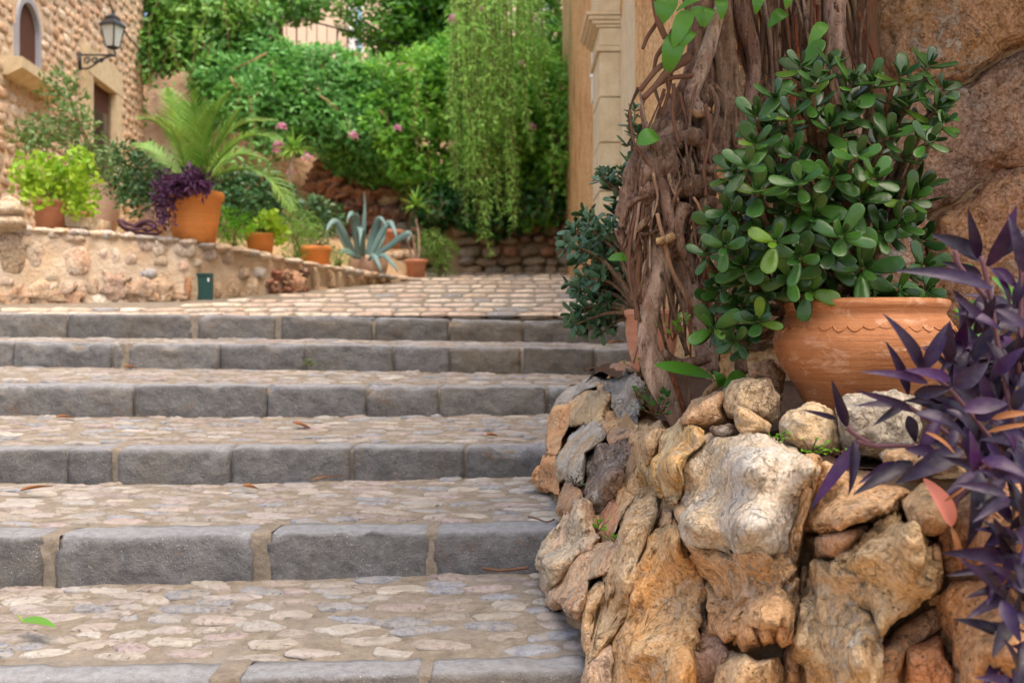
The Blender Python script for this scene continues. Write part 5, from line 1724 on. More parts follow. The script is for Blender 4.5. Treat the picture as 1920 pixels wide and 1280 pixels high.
def climber(name, label, mat, poly, d0, d1, n, r0, r1, per, size, cat='climbing plant', trail=34, **kw):
    asp_ = kw.get('asp')
    cl = region_clumps(poly, d0, d1, n, r0, r1)
    c0 = P(sum(p[0] for p in poly) / len(poly), max(p[1] for p in poly), d1)
    t = thing(name, label, cat, c0)
    mb = MB()
    clump_cloud(cl, per, size, mb, **kw)
    o = mb.build('foliage', M[mat], t)
    o['kind'] = 'stuff'
    tr, ts = MB(), MB()
    for k in range(trail):
        b = Vector(R.choice(cl)[0]) + Vector((0, -.3, 0))
        L = min(U(.35, 1.3), b.z - EYE - 1.5)
        bx = 960 + b.x / b.y * 2000
        if L < .15 or (560 < bx < 770 and b.z - L < EYE + 2.45):
            continue
        pts = catmull([tuple(b), tuple(b + Vector((U(-.1, .1), -.15, -L * .35))), tuple(b + Vector((U(-.15, .15), -.18, -L)))], 8)
        ts.tube(pts, .004, 3, cap=False)
        arr = np.array(pts); n = int(46 * L)
        ii = RS.randint(0, len(arr), n)
        tr.leaves(arr[ii] + RS.normal(size=(n, 3)) * .03, RS.normal(size=(n, 3)) * .7 + np.array([0, -.2, -.5]), size * RS.uniform(.6, 1.1, n), asp_ or .4, RS, nor=RS.normal(size=(n, 3)) * .5 + np.array([0, -.8, .4]))
    if trail:
        o = tr.build('trailers', M[mat], t); o['kind'] = 'stuff'
        o = ts.build('tendril', M['tan_bark'], t); o['kind'] = 'stuff'
    st = MB()
    for k in range(16):
        a, b = R.choice(cl)[0], R.choice(cl)[0]
        m_ = [(a[i] + b[i]) / 2 for i in range(3)]
        if abs(a[0] - b[0]) > 1.6:
            continue
        st.tube(catmull([a, (m_[0], m_[1] + .1, m_[2] + U(-.2, .3)), b], 5), U(.006, .014), 5)
    if st.v:
        st.build('stem', M['tan_bark'], t)
    return t

cA = climber('ivy_climber', 'dark leafy climber hanging over the wall top beside the rubble house corner', 'climber_dark', [(262, -60), (500, -60), (490, 120), (430, 170), (400, 120), (360, 110), (320, 90), (275, 118)], 15.2, 15.9, 76, .13, .38, 320, .115, up=.2, down=.3)
cB = climber('pink_trumpet_climber', 'blue-green flowering climber spilling down the middle of the bank behind the palm', 'climber_blue', [(380, 150), (470, 95), (600, 110), (700, 120), (760, 220), (740, 330), (640, 300), (560, 290), (480, 240), (400, 220)], 14.6, 15.6, 120, .10, .36, 360, .10, up=.35, sprig=.35, asp=.42)
cC = climber('pepper_shrub', 'bright yellow-green bushy climber in the right half of the bank', 'climber_bright', [(690, 120), (860, 90), (1060, 120), (1070, 380), (960, 420), (840, 380), (740, 300), (680, 200)], 14.3, 15.3, 130, .10, .36, 360, .10, up=.35, sprig=.35, asp=.4)
cD = climber('ivy_curtain', 'dark green ivy curtain hanging low over the retaining wall at the ramp head', 'ivy', [(800, 340), (900, 330), (1060, 320), (1050, 385), (985, 395), (1000, 425), (930, 430), (850, 408), (800, 398)], 14.5, 14.8, 46, .12, .28, 420, .10, up=.1, down=.3, asp=.6)
cE = climber('ivy_patch', 'shaded green creeper in the hollow of the bank left of the tall spiky plant', 'climber_dark', [(585, 240), (700, 270), (800, 330), (790, 370), (690, 330), (620, 310)], 15.0, 15.5, 9, .14, .24, 520, .075, up=.2)
# pink flower clusters
fm = MB()
for k in range(26):
    a = U(0, 6.28); e = U(-.4, 1.4)
    d = Vector((math.cos(a) * math.cos(e), math.sin(a) * math.cos(e), math.sin(e)))
    fm.blade(d * .02, d * .085, .05, (0, 0, 1), .008, .3, 3)
FM = fm.mesh('flower_cluster', M['flower'])
for (px, py, par_, d) in ((662, 257, cB, 13.6), (745, 243, cC, 13.4), (576, 299, cB, 13.6), (528, 240, cB, 13.6), (519, 284, cB, 13.6), (522, 274, cB, 13.6), (546, 325, cB, 13.6), (997, 241, cC, 13.4), (903, 22, cC, 13.4), (851, 38, cC, 13.0), (395, 100, cA, 14.8), (977, 124, cC, 13.0), (660, 140, cB, 14.4)):
    link('flower_cluster', FM, par_, Matrix.Translation(P(px, py, d)) @ Matrix.Rotation(U(0, 6), 4, 'Z') @ Matrix.Scale(U(.8, 1.1), 4))
# dry sticks caught in the climber
for a, b in (((438, 150), (455, 172)), ((432, 145), (446, 168)), ((600, 180), (636, 208)), ((708, 202), (730, 232)), ((500, 100), (440, 130)), ((882, 230), (895, 350)), ((703, 220), (704, 275)), ((885, 300), (900, 362))):
    mb = MB()
    A, B = P(*a, 14.1), P(*b, 14.05)
    mb.tube([A, A.lerp(B, .5) + Vector((U(-.03, .03), 0, U(-.02, .02))), B], [.014, .012, .008], 5)
    mb.build('dry_stem', M['tan_bark'], cB if a[0] < 740 else cC)

# weeping strands of the pepper tree
wp = thing('weeping_tree', 'weeping pale green tree trailing long feathery strands down the bank', 'tree', P(860, 120, 15.2))
mb, sm = MB(), MB()
for k in range(135):
    x0 = RS.choice([U(845, 900), U(860, 940), U(890, 960), U(940, 1020)])
    y0 = U(-80, 60)
    ln = U(140, 400) * (1.1 if 850 < x0 < 960 else .7)
    d = U(12.9, 13.7)
    dx = U(-14, 26)
    pts = catmull([tuple(P(x0, y0, d)), tuple(P(x0 + dx * .3 + U(-5, 5), y0 + ln * .4, d - .05)), tuple(P(x0 + dx * .7 + U(-5, 5), y0 + ln * .75, d - .1)), tuple(P(x0 + dx, y0 + ln, d - .1))], 12)
    sm.tube(pts, .004, 3, cap=False)
    n = 90
    tt = RS.uniform(0, 1, n)
    idx = tt * (len(pts) - 1)
    arr = np.array(pts)
    i0 = np.minimum(idx.astype(int), len(pts) - 2)
    q = arr[i0] + (arr[i0 + 1] - arr[i0]) * (idx - i0)[:, None]
    dd = RS.normal(size=(n, 3)) * np.array([.9, .6, .3]) + np.array([0, -.1, -.7])
    mb.leaves(q, dd, RS.uniform(.05, .11, n), .2, RS)
o = mb.build('strands', M['weeping'], wp); o['kind'] = 'stuff'
sm.build('twig', M['stem_bark'], wp)
mb = MB()
mb.tube(catmull([tuple(P(900, 160, 15.6)), tuple(P(890, 40, 15.4)), tuple(P(905, -120, 15.0)), tuple(P(960, -260, 14.6))], 6), [.09] * 6 + [.07] * 6 + [.05] * 7, 8, .2, 6)
mb.build('trunk', M['bark'], wp)

def tree(label, mat, base, crown, trunk, per, size):
    t = thing('garden_tree', label, 'tree', base)
    mb = MB()
    for pts, r_ in trunk:
        q = catmull([tuple(p) for p in pts], 6)
        mb.tube(q, [r_ * (1 - .5 * k / len(q)) for k in range(len(q))], 8, .2, 6)
    mb.build('trunk', M['bark'], t)
    mb = MB()
    clump_cloud(crown, per, size, mb, up=.3, asp=.45, sprig=.3)
    o = mb.build('crown', M[mat], t); o['kind'] = 'stuff'
tree('dark tree with forked brown trunks above the upper garden railing', 'tree_leaf', P(800, 110, 17.6), region_clumps([(690, -80), (900, -80), (900, 90), (840, 120), (740, 90), (700, 40)], 17.2, 18.2, 30, .35, .6, ), [([P(805, 130, 17.6), P(795, 60, 17.6), P(770, 10, 17.6), P(770, -80, 17.6)], .10), ([P(800, 120, 17.7), P(812, 40, 17.7), P(815, -80, 17.7)], .07)], 420, .11)
tree('loose leafy tree at the top right of the bank next to the ochre house', 'tree_leaf', P(1040, 180, 17.0), region_clumps([(980, -60), (1110, -60), (1110, 130), (1020, 120), (985, 60)], 16.4, 17.4, 12, .25, .45), [([P(1035, 190, 17.2), P(1050, 90, 17.2), P(1040, -60, 17.2)], .07)], 300, .09)
tree('light leaved branches hanging over the upper terrace between the climber and the railing', 'climber_dark', P(520, 110, 17.4), region_clumps([(470, -80), (570, -80), (620, -40), (640, 5), (600, 12), (540, 15), (505, 60), (480, 40)], 16.6, 17.4, 22, .2, .4), [([P(520, 120, 17.4), P(523, 50, 17.3), P(510, -60, 17.2)], .09)], 330, .09)

# upper garden: house front, shutter, railing
uh = thing('upper_house', 'pale pink house front with white shutters beyond the upper garden railing', 'house', P(600, 110, 20.5))
def fbox(name, x0, x1, y0, y1, d, t, mat, parent):
    mb = MB(); hbox(mb, x0, x1, y0, y1, d, t)
    return mb.build(name, M[mat], parent, False)
fbox('wall', 380, 1160, -260, 190, 21, .4, 'pink_render', uh)
for (x0, x1, y0, y1) in ((654, 680, 10, 100), (1010, 1036, -20, 75)):
    f = fbox('window', x0, x1, y0, y1, 20.9, .08, 'white_paint', uh)
    for k in range(2):
        fbox('shutter', x0 + 2 + k * (x1 - x0) / 2, x0 - 2 + (k + 1) * (x1 - x0) / 2, y0 + 3, y1 - 3, 20.85, .04, 'blue_paint' if k else 'white_paint', f)
fbox('door', 487, 498, 20, 80, 20.9, .06, 'green_paint', uh)
gw = tag(fbox('garden_wall', 960, 1100, 150, 230, 16.6, .2, 'white_paint', None), 'low whitewashed garden wall glimpsed through leaves beside the ochre house', 'wall')
rl = thing('railing', 'thin dark metal railing sloping along the edge of the upper garden', 'railing', P(640, 100, 16.9))
mb = MB()
mb.tube([P(478, 12, 16.9), P(620, 50, 16.9), P(760, 86, 16.9), P(860, 104, 16.9)], .014, 6)
mb.build('handrail', M['iron'], rl)
for k in range(20):
    px = 480 + k * 19
    yt = interp(px, [(478, 12), (620, 50), (760, 86), (860, 104)])
    mb = MB(); mb.tube([P(px, yt, 16.9), P(px, yt + 90, 16.9)], .007 if k % 4 else .013, 5)
    mb.build('baluster', M['iron'], rl)

# ------------------------------------------------------------------ potted plants on the terrace
def pot_at(px, py, d, prof_px, label, mat, h_soil=None, cat='pot', name='flower_pot', seg=36):
    s_ = d / 2000
    c = P(px, py, d)
    t = thing(name, label, cat, c)
    mb = MB()
    mb.lathe(c, [(r_ * s_, (py - y) * s_) for r_, y in prof_px], seg, .008)
    mb.build('pot_body', M[mat], t)
    yt = min(y for _, y in prof_px)
    rt = [r_ for r_, y in prof_px if y == yt][0]
    mb = MB(); mb.lathe(c, [(rt * .86 * s_, (py - yt - 4) * s_), (.003, (py - yt - 4) * s_ + .004)], 16)
    mb.build('pot_soil', M['soil'], t)
    return t
def plainpot(r0, r1, y0, y1, rim=7, lip=1.06):
    return [(r0, y0), (r0 + (r1 - r0) * .8, y1 + rim + 1), (r1 * lip, y1 + rim), (r1 * lip, y1), (r1 * .93, y1), (r1 * .9, y1 + 6)]

def bush(name, label, mat, cl, per, size, base, cat='plant', stems=8, stem_mat='stem_bark', **kw):
    t = thing(name, label, cat, base)
    mb = MB()
    clump_cloud(cl, per, size, mb, **kw)
    o = mb.build('foliage', M[mat], t); o['kind'] = 'stuff'
    sm = MB()
    for k in range(stems):
        e = Vector(R.choice(cl)[0])
        b = Vector(base) + Vector((U(-.03, .03), U(-.03, .03), 0))
        sm.tube(catmull([tuple(b), tuple(b.lerp(e, .5) + Vector((U(-.04, .04), 0, .03))), tuple(e)], 4), [.008 - .0006 * j for j in range(9)], 5)
    sm.build('stem', M[stem_mat], t)
    return t

# left: variegated shrub in a brick-red pot
pot_at(97, 428, 8.0, plainpot(27, 32, 428, 376, 8), 'brick red flower pot at the left end of the low wall, under a yellow-green shrub', 'dull_terracotta')
bush('variegated_shrub', 'yellow-green variegated shrub filling the brick red pot at left', 'lime_leaf', region_clumps([(30, 320), (60, 300), (110, 310), (150, 290), (165, 350), (175, 385), (130, 390), (60, 375), (35, 350)], 7.7, 8.2, 22, .07, .12, 900, .05, ) if False else [(tuple(P(x, y, U(7.8, 8.2))), U(.07, .11)) for x, y in ((45, 325), (60, 345), (75, 330), (90, 350), (105, 335), (120, 355), (100, 370), (70, 370), (135, 340), (145, 310), (150, 295), (150, 350), (160, 370), (165, 385), (140, 385), (120, 375), (60, 310), (85, 312), (45, 350), (110, 315), (155, 330))],
     900, .062, P(97, 378, 8.0), up=.5, asp=.6)
mb = MB(); mb.tube([P(146, 372, 7.8), P(144, 410, 7.8)], .008, 5)
pot_at(150, 426, 8.5, plainpot(13, 17, 426, 398, 5), 'small terracotta pot tucked beside the brick red one', 'dull_terracotta')
cbk = thing('cut_stone', 'long cut stone block lying on the low wall between the pots', 'stone', P(164, 432, 8.05))
mb = MB()
v, f = ICO[4]
a, b = P(126, 432, 8.05), P(203, 408, 8.05)
out = []
for p in v:
    s = lambda q, e: math.copysign(abs(q) ** e, q)
    w_ = 1 + .06 * frac((p.x * 3, p.y * 3, p.z * 3), 4, 5)
    x, y, z = s(p.x, .25) * w_, s(p.y, .25) * w_, s(p.z, .25) * w_
    out.append(((a.x + b.x) / 2 + x * (b.x - a.x) / 2, a.y + y * .09, (a.z + b.z) / 2 + z * (b.z - a.z) / 2 - .025 * x))
mb.add(out, f)
mb.build('block', M['far_stone'], cbk, color=lin((214, 186, 146)), tint=lin((196, 160, 116)))
# tall urn with a grey-green shrub
pot_at(190, 440, 9.6, [(22, 440), (30, 420), (34, 395), (33, 372), (28, 356), (30, 350), (30, 345), (26, 346), (24, 356)], 'tall peeling pinkish urn in front of the dark doorway', 'old_terracotta')
bush('olive_shrub', 'tall loose grey-green shrub growing from the peeling urn in front of the house', 'olive_leaf', [(tuple(P(x, y, U(9.3, 9.9))), U(.10, .17)) for x, y in ((120, 150), (105, 165), (130, 185), (115, 205), (140, 215), (145, 225), (150, 250), (130, 240), (195, 285), (170, 290), (145, 275), (110, 240), (90, 250), (65, 245), (70, 265), (50, 255), (200, 300), (180, 320), (205, 330), (220, 350), (175, 345), (160, 310), (75, 235), (60, 275), (120, 265))],
     420, .075, P(190, 352, 9.6), stems=18, up=.4, asp=.36)
# dark shrub with pot
pot_at(288, 440, 9.2, [(20, 440), (27, 420), (29, 400), (25, 388), (27, 384), (22, 385)], 'squat pinkish pot beneath the dark shrub, half behind the big orange pot', 'old_terracotta')
bush('dark_shrub', 'rounded dark green shrub between the doorway and the palm', 'dark_leaf', [(tuple(P(x, y, U(8.9, 9.5))), U(.10, .16)) for x, y in ((245, 290), (265, 285), (285, 295), (305, 305), (320, 325), (240, 315), (260, 310), (280, 320), (300, 330), (245, 340), (265, 345), (285, 350), (310, 350), (250, 365), (270, 370), (295, 370), (240, 285), (255, 380), (280, 385), (235, 350))],
     700, .06, P(285, 388, 9.2), up=.3, asp=.4)
# big orange pot, palm and trailing purple plant
bp = pot_at(365, 456, 8.25, [(38, 456), (44, 420), (49, 378), (53, 376), (54, 364), (51, 361), (46, 363), (45, 376)], 'big smooth bright orange pot at the edge of the low wall, holding the palm', 'bright_terracotta', seg=48)
pm = thing('potted_palm', 'feathery young palm with arching fronds growing from the big orange pot', 'palm', P(365, 365, 8.25))
def frond(pts, w, parent, mat='palm_leaf', n=46, d=8.25):
    q = [Vector(p) for p in catmull([tuple(P(a, b, c)) for a, b, c in pts], 10)]
    mb = MB()
    mb.tube(q, [.011 * (1 - .85 * k / (len(q) - 1)) + .001 for k in range(len(q))], 5)
    for k in range(n):
        t = .14 + .86 * k / n
        i = min(len(q) - 2, int(t * (len(q) - 1)))
        fr_ = t * (len(q) - 1) - i
        p = q[i].lerp(q[i + 1], fr_)
        ax = (q[i + 1] - q[i]).normalized()
        side = ax.cross(Vector((0, -.35, 1))).normalized()
        nor = side.cross(ax)
        ln = w * (math.sin(math.pi * min(1, t * .8 + .18)) ** .7)
        for sg in (-1, 1):
            dv = (ax * .75 + side * sg * .75 + nor * .28 + Vector((U(-.1, .1), U(-.1, .1), U(-.15, .05)))).normalized()
            e = p + dv * ln * U(.85, 1.1)
            mb.blade(p, e + Vector((0, 0, -.02)), .016, nor, .012, .2, 3, lambda x: 1 - x * .9)
    return mb.build('frond', M[mat], parent)
for pts, w in (([(365, 362, 8.2), (345, 300, 8.15), (300, 235, 8.05), (258, 222, 7.95)], .22), ([(365, 362, 8.25), (352, 280, 8.3), (330, 210, 8.35), (312, 165, 8.4)], .2), ([(365, 362, 8.25), (368, 280, 8.25), (366, 210, 8.25), (372, 165, 8.2)], .24),
               ([(366, 362, 8.25), (385, 280, 8.2), (405, 215, 8.1), (432, 172, 8.05)], .24), ([(366, 362, 8.25), (400, 290, 8.3), (450, 235, 8.3), (520, 225, 8.3)], .2), ([(368, 362, 8.2), (430, 320, 8.0), (500, 330, 7.9), (548, 395, 7.85)], .24),
               ([(366, 362, 8.2), (420, 290, 8.0), (470, 255, 7.9), (530, 262, 7.85)], .2), ([(364, 362, 8.3), (320, 310, 8.5), (280, 280, 8.6), (262, 270, 8.7)], .18), ([(365, 362, 8.2), (380, 300, 8.05), (384, 240, 7.95), (400, 195, 7.9)], .22),
               ([(366, 362, 8.3), (410, 310, 8.5), (450, 290, 8.6), (500, 300, 8.7)], .2), ([(365, 362, 8.3), (350, 300, 8.5), (340, 240, 8.6), (350, 190, 8.7)], .2), ([(365, 362, 8.15), (340, 290, 8.0), (325, 250, 7.9), (290, 215, 7.8)], .2), ([(366, 362, 8.2), (395, 300, 8.1), (425, 245, 8.05), (455, 200, 8.0)], .22)):
    frond(pts, w, pm)
tp = thing('trailing_purple_plant', 'dark purple trailing plant hanging over the rim of the big orange pot', 'plant', P(330, 362, 8.1))
mb, sm = MB(), MB()
for k in range(46):
    x0, y0 = U(295, 392), U(328, 362)
    a = P(U(330, 375), 360, 8.2)
    b = P(x0, y0 - U(0, 14), U(7.9, 8.15))
    e = P(x0 - U(-4, 16), y0 + (U(30, 80) if x0 < 330 else U(2, 20)), U(7.85, 7.98))
    q = catmull([tuple(a), tuple(b), tuple(e)], 6)
    sm.tube(q, .003, 4)
    arr = np.array(q)
    ii = RS.randint(3, len(q), 26)
    mb.leaves(arr[ii] + RS.normal(size=(26, 3)) * .012, RS.normal(size=(26, 3)) + np.array([0, -.3, -.1]), RS.uniform(.04, .08, 26), .32, RS)
o = mb.build('foliage', M['far_purple'], tp); o['kind'] = 'stuff'
sm.build('stem', M['mauve_stem'], tp)
# curled mauve dry succulent lying by the urn
ms = thing('curled_succulent', 'curled mauve dried stems lying on the wall top left of the big orange pot', 'plant', P(262, 440, 8.15))
for k, pts in enumerate(([(222, 412), (232, 424), (250, 430), (275, 428)], [(224, 420), (236, 430), (256, 436), (290, 438)], [(245, 432), (262, 418), (282, 414), (292, 424), (280, 432), (270, 428)], [(238, 438), (262, 442), (290, 440), (305, 434)], [(255, 430), (270, 420), (285, 424), (300, 436)], [(228, 414), (240, 420), (262, 426), (278, 436)])):
    q = catmull([tuple(P(a, b, 8.1 + .02 * k)) for a, b in pts], 6)
    mb = MB(); mb.tube(q, [.018 * (1 - .6 * j / len(q)) for j in range(len(q))], 7, .15)
    mb.build('stem', M['mauve_stem'], ms)

# shrubs and pots further along
bush('laurel_shrub', 'mid green leafy shrub behind the big orange pot', 'dark_leaf', [(tuple(P(x, y, U(10.6, 11.4))), U(.14, .22)) for x, y in ((410, 370), (430, 350), (455, 345), (480, 355), (500, 345), (520, 365), (470, 380), (440, 385), (500, 390), (530, 385), (425, 395), (415, 350), (485, 400), (455, 400))], 620, .075, P(470, 425, 11), up=.35, asp=.5)
bush('bright_fern', 'vivid green feathery fern between the big orange pot and the yellow-leaved pot', 'fern_leaf', [(tuple(P(x, y, U(8.7, 9.2))), U(.06, .1)) for x, y in ((412, 425), (425, 410), (440, 405), (455, 420), (465, 430), (445, 435), (425, 440), (410, 450), (440, 452), (458, 448), (430, 460), (418, 405), (470, 420), (452, 460))], 900, .045, P(438, 468, 8.9), up=.5, asp=.25)
pot_at(488, 478, 8.95, plainpot(22, 27, 478, 438, 4, 1.03), 'plain orange flower pot with a yellow-leaved geranium on the low wall', 'bright_terracotta')
bush('geranium', 'yellow-green geranium with broad leaves in the plain orange pot', 'lime_leaf', [(tuple(P(x, y, U(8.8, 9.1))), U(.05, .08)) for x, y in ((468, 433), (485, 428), (500, 425), (512, 415), (520, 428), (525, 440), (505, 435), (518, 448), (478, 438), (505, 412))], 900, .055, P(488, 440, 8.95), up=.6, asp=.85)
bush('grassy_bush', 'fine-leaved green bush spilling down between two orange pots', 'grass_leaf', [(tuple(P(x, y, U(9.5, 10.1))), U(.08, .14)) for x, y in ((548, 415), (560, 408), (575, 420), (545, 440), (560, 435), (580, 445), (550, 460), (565, 465), (580, 470), (545, 480), (560, 485), (590, 440), (535, 425), (585, 425), (550, 430))], 1100, .06, P(562, 492, 9.8), up=.2, down=.4, asp=.14)
pot_at(592, 497, 9.75, plainpot(25, 28, 497, 462, 9, 1.05), 'orange flower pot with a thick rim beside the agave', 'bright_terracotta')
bush('succulent', 'small grey-green succulent with yellow tips in the thick-rimmed orange pot', 'olive_leaf', [(tuple(P(x, y, U(9.6, 9.9))), U(.05, .07)) for x, y in ((575, 458), (590, 452), (605, 450), (618, 458), (600, 460), (612, 446), (625, 465))], 700, .04, P(592, 464, 9.75), up=.6, asp=.4)
bush('grass_tuft', 'tuft of fine grass between the thick-rimmed pot and the agave pot', 'grass_leaf', [(tuple(P(x, y, U(10.0, 10.3))), U(.06, .09)) for x, y in ((625, 480), (635, 485), (630, 492), (640, 478), (620, 490), (642, 492))], 900, .06, P(632, 502, 10.2), up=.2, down=.4, asp=.12)
bush('shade_shrub', 'dark little shrub in the shade behind the agave', 'dark_leaf', [(tuple(P(x, y, U(12.3, 13))), U(.12, .2)) for x, y in ((585, 395), (600, 390), (615, 400), (600, 410), (620, 415), (590, 412), (575, 385))], 520, .075, P(600, 432, 12.7), up=.3)
# agave in its broad grey pot
pot_at(690, 517, 10.9, [(33, 517), (37, 500), (38, 484), (37, 482), (30, 482), (29, 490)], 'broad pinkish grey pot holding the blue agave', 'old_terracotta')
ag = thing('agave', 'blue-grey agave with thick bent-over leaves in the broad grey pot', 'agave', P(690, 484, 10.9))
def agleaf(pts, w):
    q = catmull([tuple(P(a, b, c)) for a, b, c in pts], 7)
    mb = MB()
    vs, fs = [], []
    n = len(q)
    for i in range(n):
        p = Vector(q[i]); ax = (Vector(q[min(n - 1, i + 1)]) - Vector(q[max(0, i - 1)])).normalized()
        sd_ = ax.cross(Vector((.15, -1, .25)))
        sd_ = sd_.normalized() if sd_.length > .05 else Vector((1, 0, 0))
        nr_ = sd_.cross(ax)
        t = i / (n - 1)
        ww = w / 2000 * 10.9 * .36 * (.75 + .5 * math.sin(math.pi * min(1, t * 1.3))) * (1 - t ** 3) + .002
        th = .022 * (1 - t) + .003
        vs += [p - sd_ * ww + nr_ * ww * .3, p + nr_ * 0, p + sd_ * ww + nr_ * ww * .3, p + sd_ * ww * .5 - nr_ * th, p - sd_ * ww * .5 - nr_ * th]
    for i in range(n - 1):
        for k in range(5):
            fs.append((i * 5 + k, i * 5 + (k + 1) % 5, i * 5 + 5 + (k + 1) % 5, i * 5 + 5 + k))
    mb.add(vs, fs)
    return mb.build('leaf', M['agave_leaf'], ag)
for pts, w in (([(680, 478, 10.9), (682, 430, 10.9), (684, 390, 10.9), (683, 360, 10.9)], 9), ([(672, 478, 10.8), (668, 430, 10.7), (664, 404, 10.6), (656, 403, 10.4), (650, 418, 10.35)], 20), ([(680, 480, 10.7), (677, 450, 10.5), (676, 428, 10.3), (676, 440, 10.15), (674, 462, 10.1)], 17),
               ([(690, 478, 10.9), (702, 440, 10.9), (712, 410, 10.8), (726, 425, 10.7)], 20), ([(695, 480, 10.8), (712, 445, 10.8), (730, 418, 10.8), (742, 440, 10.7), (741, 458, 10.7)], 14), ([(664, 480, 10.8), (650, 450, 10.7), (630, 416, 10.6), (614, 430, 10.5), (616, 460, 10.5)], 15),
               ([(660, 480, 10.9), (640, 440, 10.9), (628, 415, 10.9)], 16), ([(700, 482, 10.7), (730, 462, 10.6), (760, 440, 10.5), (770, 438, 10.5), (763, 455, 10.45)], 14), ([(690, 486, 10.6), (700, 480, 10.4), (712, 500, 10.3), (716, 513, 10.3)], 11), ([(700, 486, 10.7), (720, 480, 10.6), (740, 500, 10.5), (746, 512, 10.5)], 10),
               ([(668, 484, 10.6), (650, 470, 10.5), (632, 474, 10.4)], 11), ([(676, 484, 10.6), (655, 476, 10.4), (640, 472, 10.3)], 9), ([(700, 480, 10.9), (716, 450, 11), (724, 430, 11.1)], 14)):
    agleaf(pts, w)
# two-stemmed plant in a rimmed pot
pot_at(780, 527, 12.3, plainpot(15, 20, 527, 487, 6, 1.1), 'pinkish pot with an orange rim, last in the row before the ramp head', 'dull_terracotta')
yc = thing('spiky_yucca', 'spiky bright green yucca on thin pale stems in the last pot of the row', 'plant', P(780, 490, 12.3))
mb = MB()
for pts in ([(776, 492, 12.3), (768, 465, 12.3), (765, 445, 12.2)], [(784, 492, 12.3), (786, 450, 12.4), (780, 410, 12.5)], [(780, 492, 12.3), (778, 470, 12.3), (774, 440, 12.3)]):
    mb.tube(catmull([tuple(P(*p)) for p in pts], 6), .014, 6, .15)
mb.build('stem', M['pale_bark'], yc)
def spikes(c, d, n, L, w, parent, mat='yucca_leaf', lo=-.3):
    c = P(*c, d)
    for k in range(n):
        a = U(0, 6.28); e = math.asin(U(lo, 1))
        dv = Vector((math.cos(a) * math.cos(e), math.sin(a) * math.cos(e), math.sin(e)))
        l = L * U(.7, 1.1)
        mb = MB()
        mb.blade(c, c + dv * l + Vector((0, 0, -.15 * l * (1 - abs(math.sin(e))))), w, (0, 0, 1), l * .06, .2, 5, lambda t: (1 - t) ** .6 * min(1, .5 + t * 3))
        mb.build('leaf', M[mat], parent)
spikes((778, 385), 12.5, 40, .27, .035, yc)
bush('hanging_bush', 'trailing fine green bush hanging at the end of the pot row', 'grass_leaf', [(tuple(P(x, y, U(12.9, 13.4))), U(.09, .16)) for x, y in ((800, 450), (815, 445), (830, 455), (820, 470), (835, 480), (825, 495), (815, 480), (828, 510), (805, 465), (840, 465))], 800, .07, P(822, 522, 13.2), up=.1, down=.5, asp=.2)
pot_at(725, 466, 13.2, plainpot(24, 30, 466, 432, 8, 1.08), 'wide shallow terracotta bowl on the ledge behind the agave', 'dull_terracotta')
lg = MB()
dq = thing('stone_ledge', 'rough stone ledge carrying the wide terracotta bowl behind the agave', 'wall', P(735, 505, 13.2))
hbox(lg, 690, 775, 467, 520, 13.0, .5)
lgo = lg.build('core', M['wall_mortar'], dq, False)
for j in range(3):
    x = 690
    while x < 775:
        w = U(14, 30)
        y = 472 + j * 17
        mm = Matrix.Translation(P(x + w / 2, y + 7, 13.0)) @ Matrix.Diagonal((w * 13 / 4000, .08, 9 * 13 / 2000, 1))
        c = R.choice([(196, 160, 116), (176, 140, 100), (206, 176, 136)])
        link('stone', R.choice(LUMPS), dq, mm, color=lin(c), tint=lin(tuple(q * .85 for q in c)))
        x += w
# tall dracaena behind
dc = thing('tall_dracaena', 'tall dracaena with a thin pale trunk and a spiky head beside the palm', 'plant', P(536, 425, 11.5))
mb = MB(); mb.tube(catmull([tuple(P(533, 425, 11.5)), tuple(P(540, 370, 11.5)), tuple(P(546, 320, 11.5)), (*P(550, 285, 11.5),)], 6), .03, 8, .15)
mb.build('trunk', M['pale_bark'], dc)
spikes((551, 280), 11.5, 46, .27, .035, dc, lo=-.5)
for k in range(5):
    mb = MB(); c = P(538 + U(-4, 4), 398, 11.5)
    mb.blade(c, c + Vector((U(-.15, .2), U(-.2, 0), U(.1, .22))), .035, (0, 0, 1), .02)
    mb.build('leaf', M['yucca_leaf'], dc)

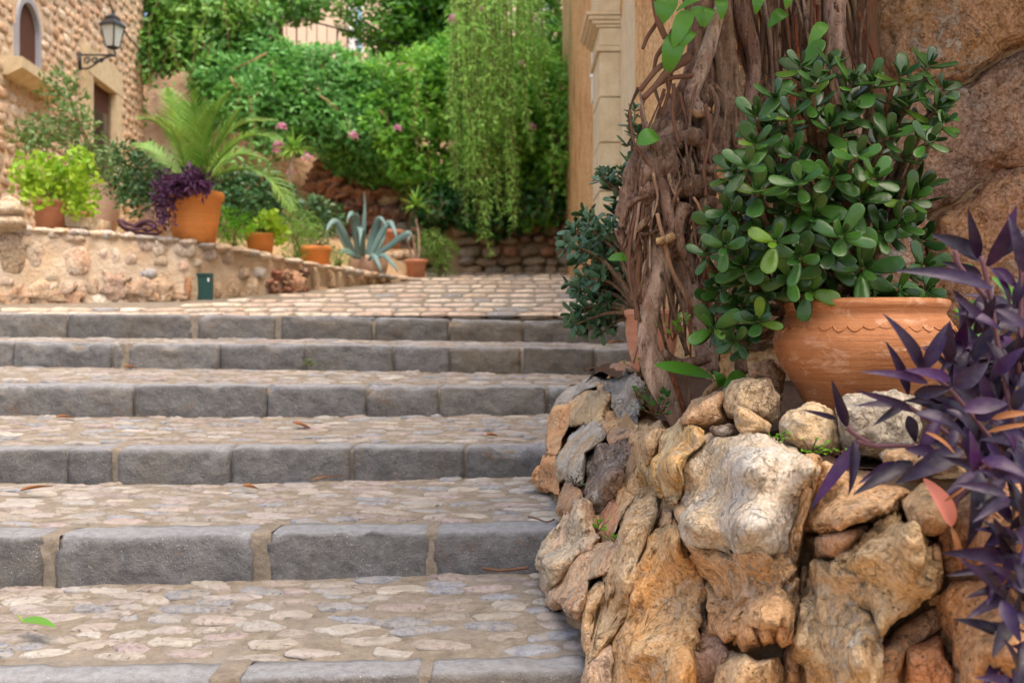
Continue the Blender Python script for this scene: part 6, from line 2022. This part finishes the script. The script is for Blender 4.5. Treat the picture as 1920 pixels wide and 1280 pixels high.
# ------------------------------------------------------------------ small things on the steps
def tread_pt(px, py, d):
    return P(px, py, d)
lf = thing('fallen_leaf', 'fresh green fallen leaf with a yellow stalk on the lowest tread', 'leaf', P(70, 1182, 2.87))
mb = MB(); mb.blade(P(42, 1172, 2.9) + Vector((0, 0, .012)), P(106, 1184, 2.86) + Vector((0, 0, .012)), .034, (0, -.3, 1), .006, .35, 8); mb.build('blade', M['vine_leaf'], lf, color=(1.1, .95, 1.0))
mb = MB(); mb.tube([P(34, 1163, 2.92) + Vector((0, 0, .016)), P(42, 1172, 2.9) + Vector((0, 0, .012))], .0022, 5); mb.build('stalk', M['lime_leaf'], lf)
for i, (a, b, d, lab) in enumerate((((38, 928), (100, 918), 4.02, 'dry brown curled leaf at the left of the second tread'), ((455, 918), (486, 924), 4.05, 'crumpled rust-brown leaf near the middle of the second tread'), ((585, 906), (650, 899), 4.2, 'thin dry twig-like leaf lying against the third kerb'),
                                    ((548, 798), (588, 812), 4.75, 'orange dry leaf on the third tread'), ((105, 788), (142, 790), 4.9, 'brown dry leaf at the left of the third tread'), ((232, 692), (260, 696), 5.7, 'small orange dry leaf at the foot of the fifth kerb'),
                                    ((1140, 648), (1172, 646), 6.1, 'orange dry leaf on the top step beside the clay pot'), ((912, 822), (934, 824), 4.55, 'short orange dry scrap on the third tread near the rocks'))):
    A, B = P(*a, d) + Vector((0, 0, .014)), P(*b, d) + Vector((0, 0, .014))
    mb = MB()
    mb.blade(A, B, .028 if i != 2 else .012, (0, -.4, 1), (B - A).length * .03, .7, 8, twist=.8)
    tag(mb.build('dry_leaf', M['dry_leaf'], None), lab, 'leaf', 'dry leaves on the steps')
for i, (pts, d, lab) in enumerate((([(905, 1072), (940, 1076), (990, 1071)], 3.27, 'dark twig lying along the foot of the second kerb'), ([(990, 975), (1005, 978), (1025, 985), (1040, 980)], 3.45, 'wiry curved twig on the second kerb beside the rocks'))):
    mb = MB()
    mb.tube([Vector(p) + Vector((0, 0, .012)) for p in catmull([tuple(P(a, b, d - .02 * j)) for j, (a, b) in enumerate(pts)], 6)], .003 + .002 * (i == 0), 5)
    tag(mb.build('twig', M['root_dark'], None), lab, 'twig')
def weed(px, py, d, n, s_, label, mat='fern_leaf'):
    t = thing('weed', label, 'weed', P(px, py, d))
    c = P(px, py, d)
    sm = MB()
    for k in range(n):
        a = U(0, 6.28)
        e = c + Vector((math.cos(a) * s_ * U(.2, 1), -abs(math.sin(a)) * s_ * .6 - .01, s_ * U(.1, 1.1)))
        sm.tube([c, c.lerp(e, .6) + Vector((0, 0, .004)), e], .0012, 4)
        mb = MB()
        dv = (e - c).normalized() + Vector((U(-.5, .5), -.4, U(-.2, .4)))
        mb.blade(e, e + dv.normalized() * s_ * U(.3, .5), s_ * .3, (0, -.6, .8), .002, .15, 4)
        mb.build('leaf', M[mat], t)
    sm.build('stem', M['stem_bark'], t)
weed(582, 686, 5.72, 14, .035, 'tiny bright weed growing from the joint of the fifth kerb')
weed(150, 560, dlow(355) - .06, 1, .02, 'x', 'fern_leaf') if False else None
weed(1077, 912, 3.3, 9, .035, 'small dark weed between the grey oval rock and the brown rock', 'dark_leaf')
weed(1118, 1000, 2.85, 14, .035, 'green weed sprouting beside the white knobbly rock')
weed(1155, 1018, 2.75, 9, .025, 'tiny weed in the gap right of the pink streaked rock')
weed(1200, 700, 3.45, 10, .05, 'round-leaved weed on the grey pitted stone by the vine root', 'vine_leaf')
weed(1230, 780, 2.86, 22, .06, 'leafy weed at the foot of the vine root', 'ivy')
weed(1455, 832, 2.24, 12, .025, 'little green weed on top of the big grey-capped stone')
weed(1520, 852, 2.16, 14, .03, 'low weed in the crack behind the big grey-capped stone')
weed(1560, 855, 2.14, 8, .025, 'tiny weed under the broken grey stone beside the purple plant')
weed(1262, 640, 2.9, 14, .06, 'narrow grassy weed between the pale vine roots', 'grass_leaf')
weed(1195, 748, 3.3, 8, .035, 'small round-leaved weed on the edge of the grey pitted stone', 'vine_leaf')
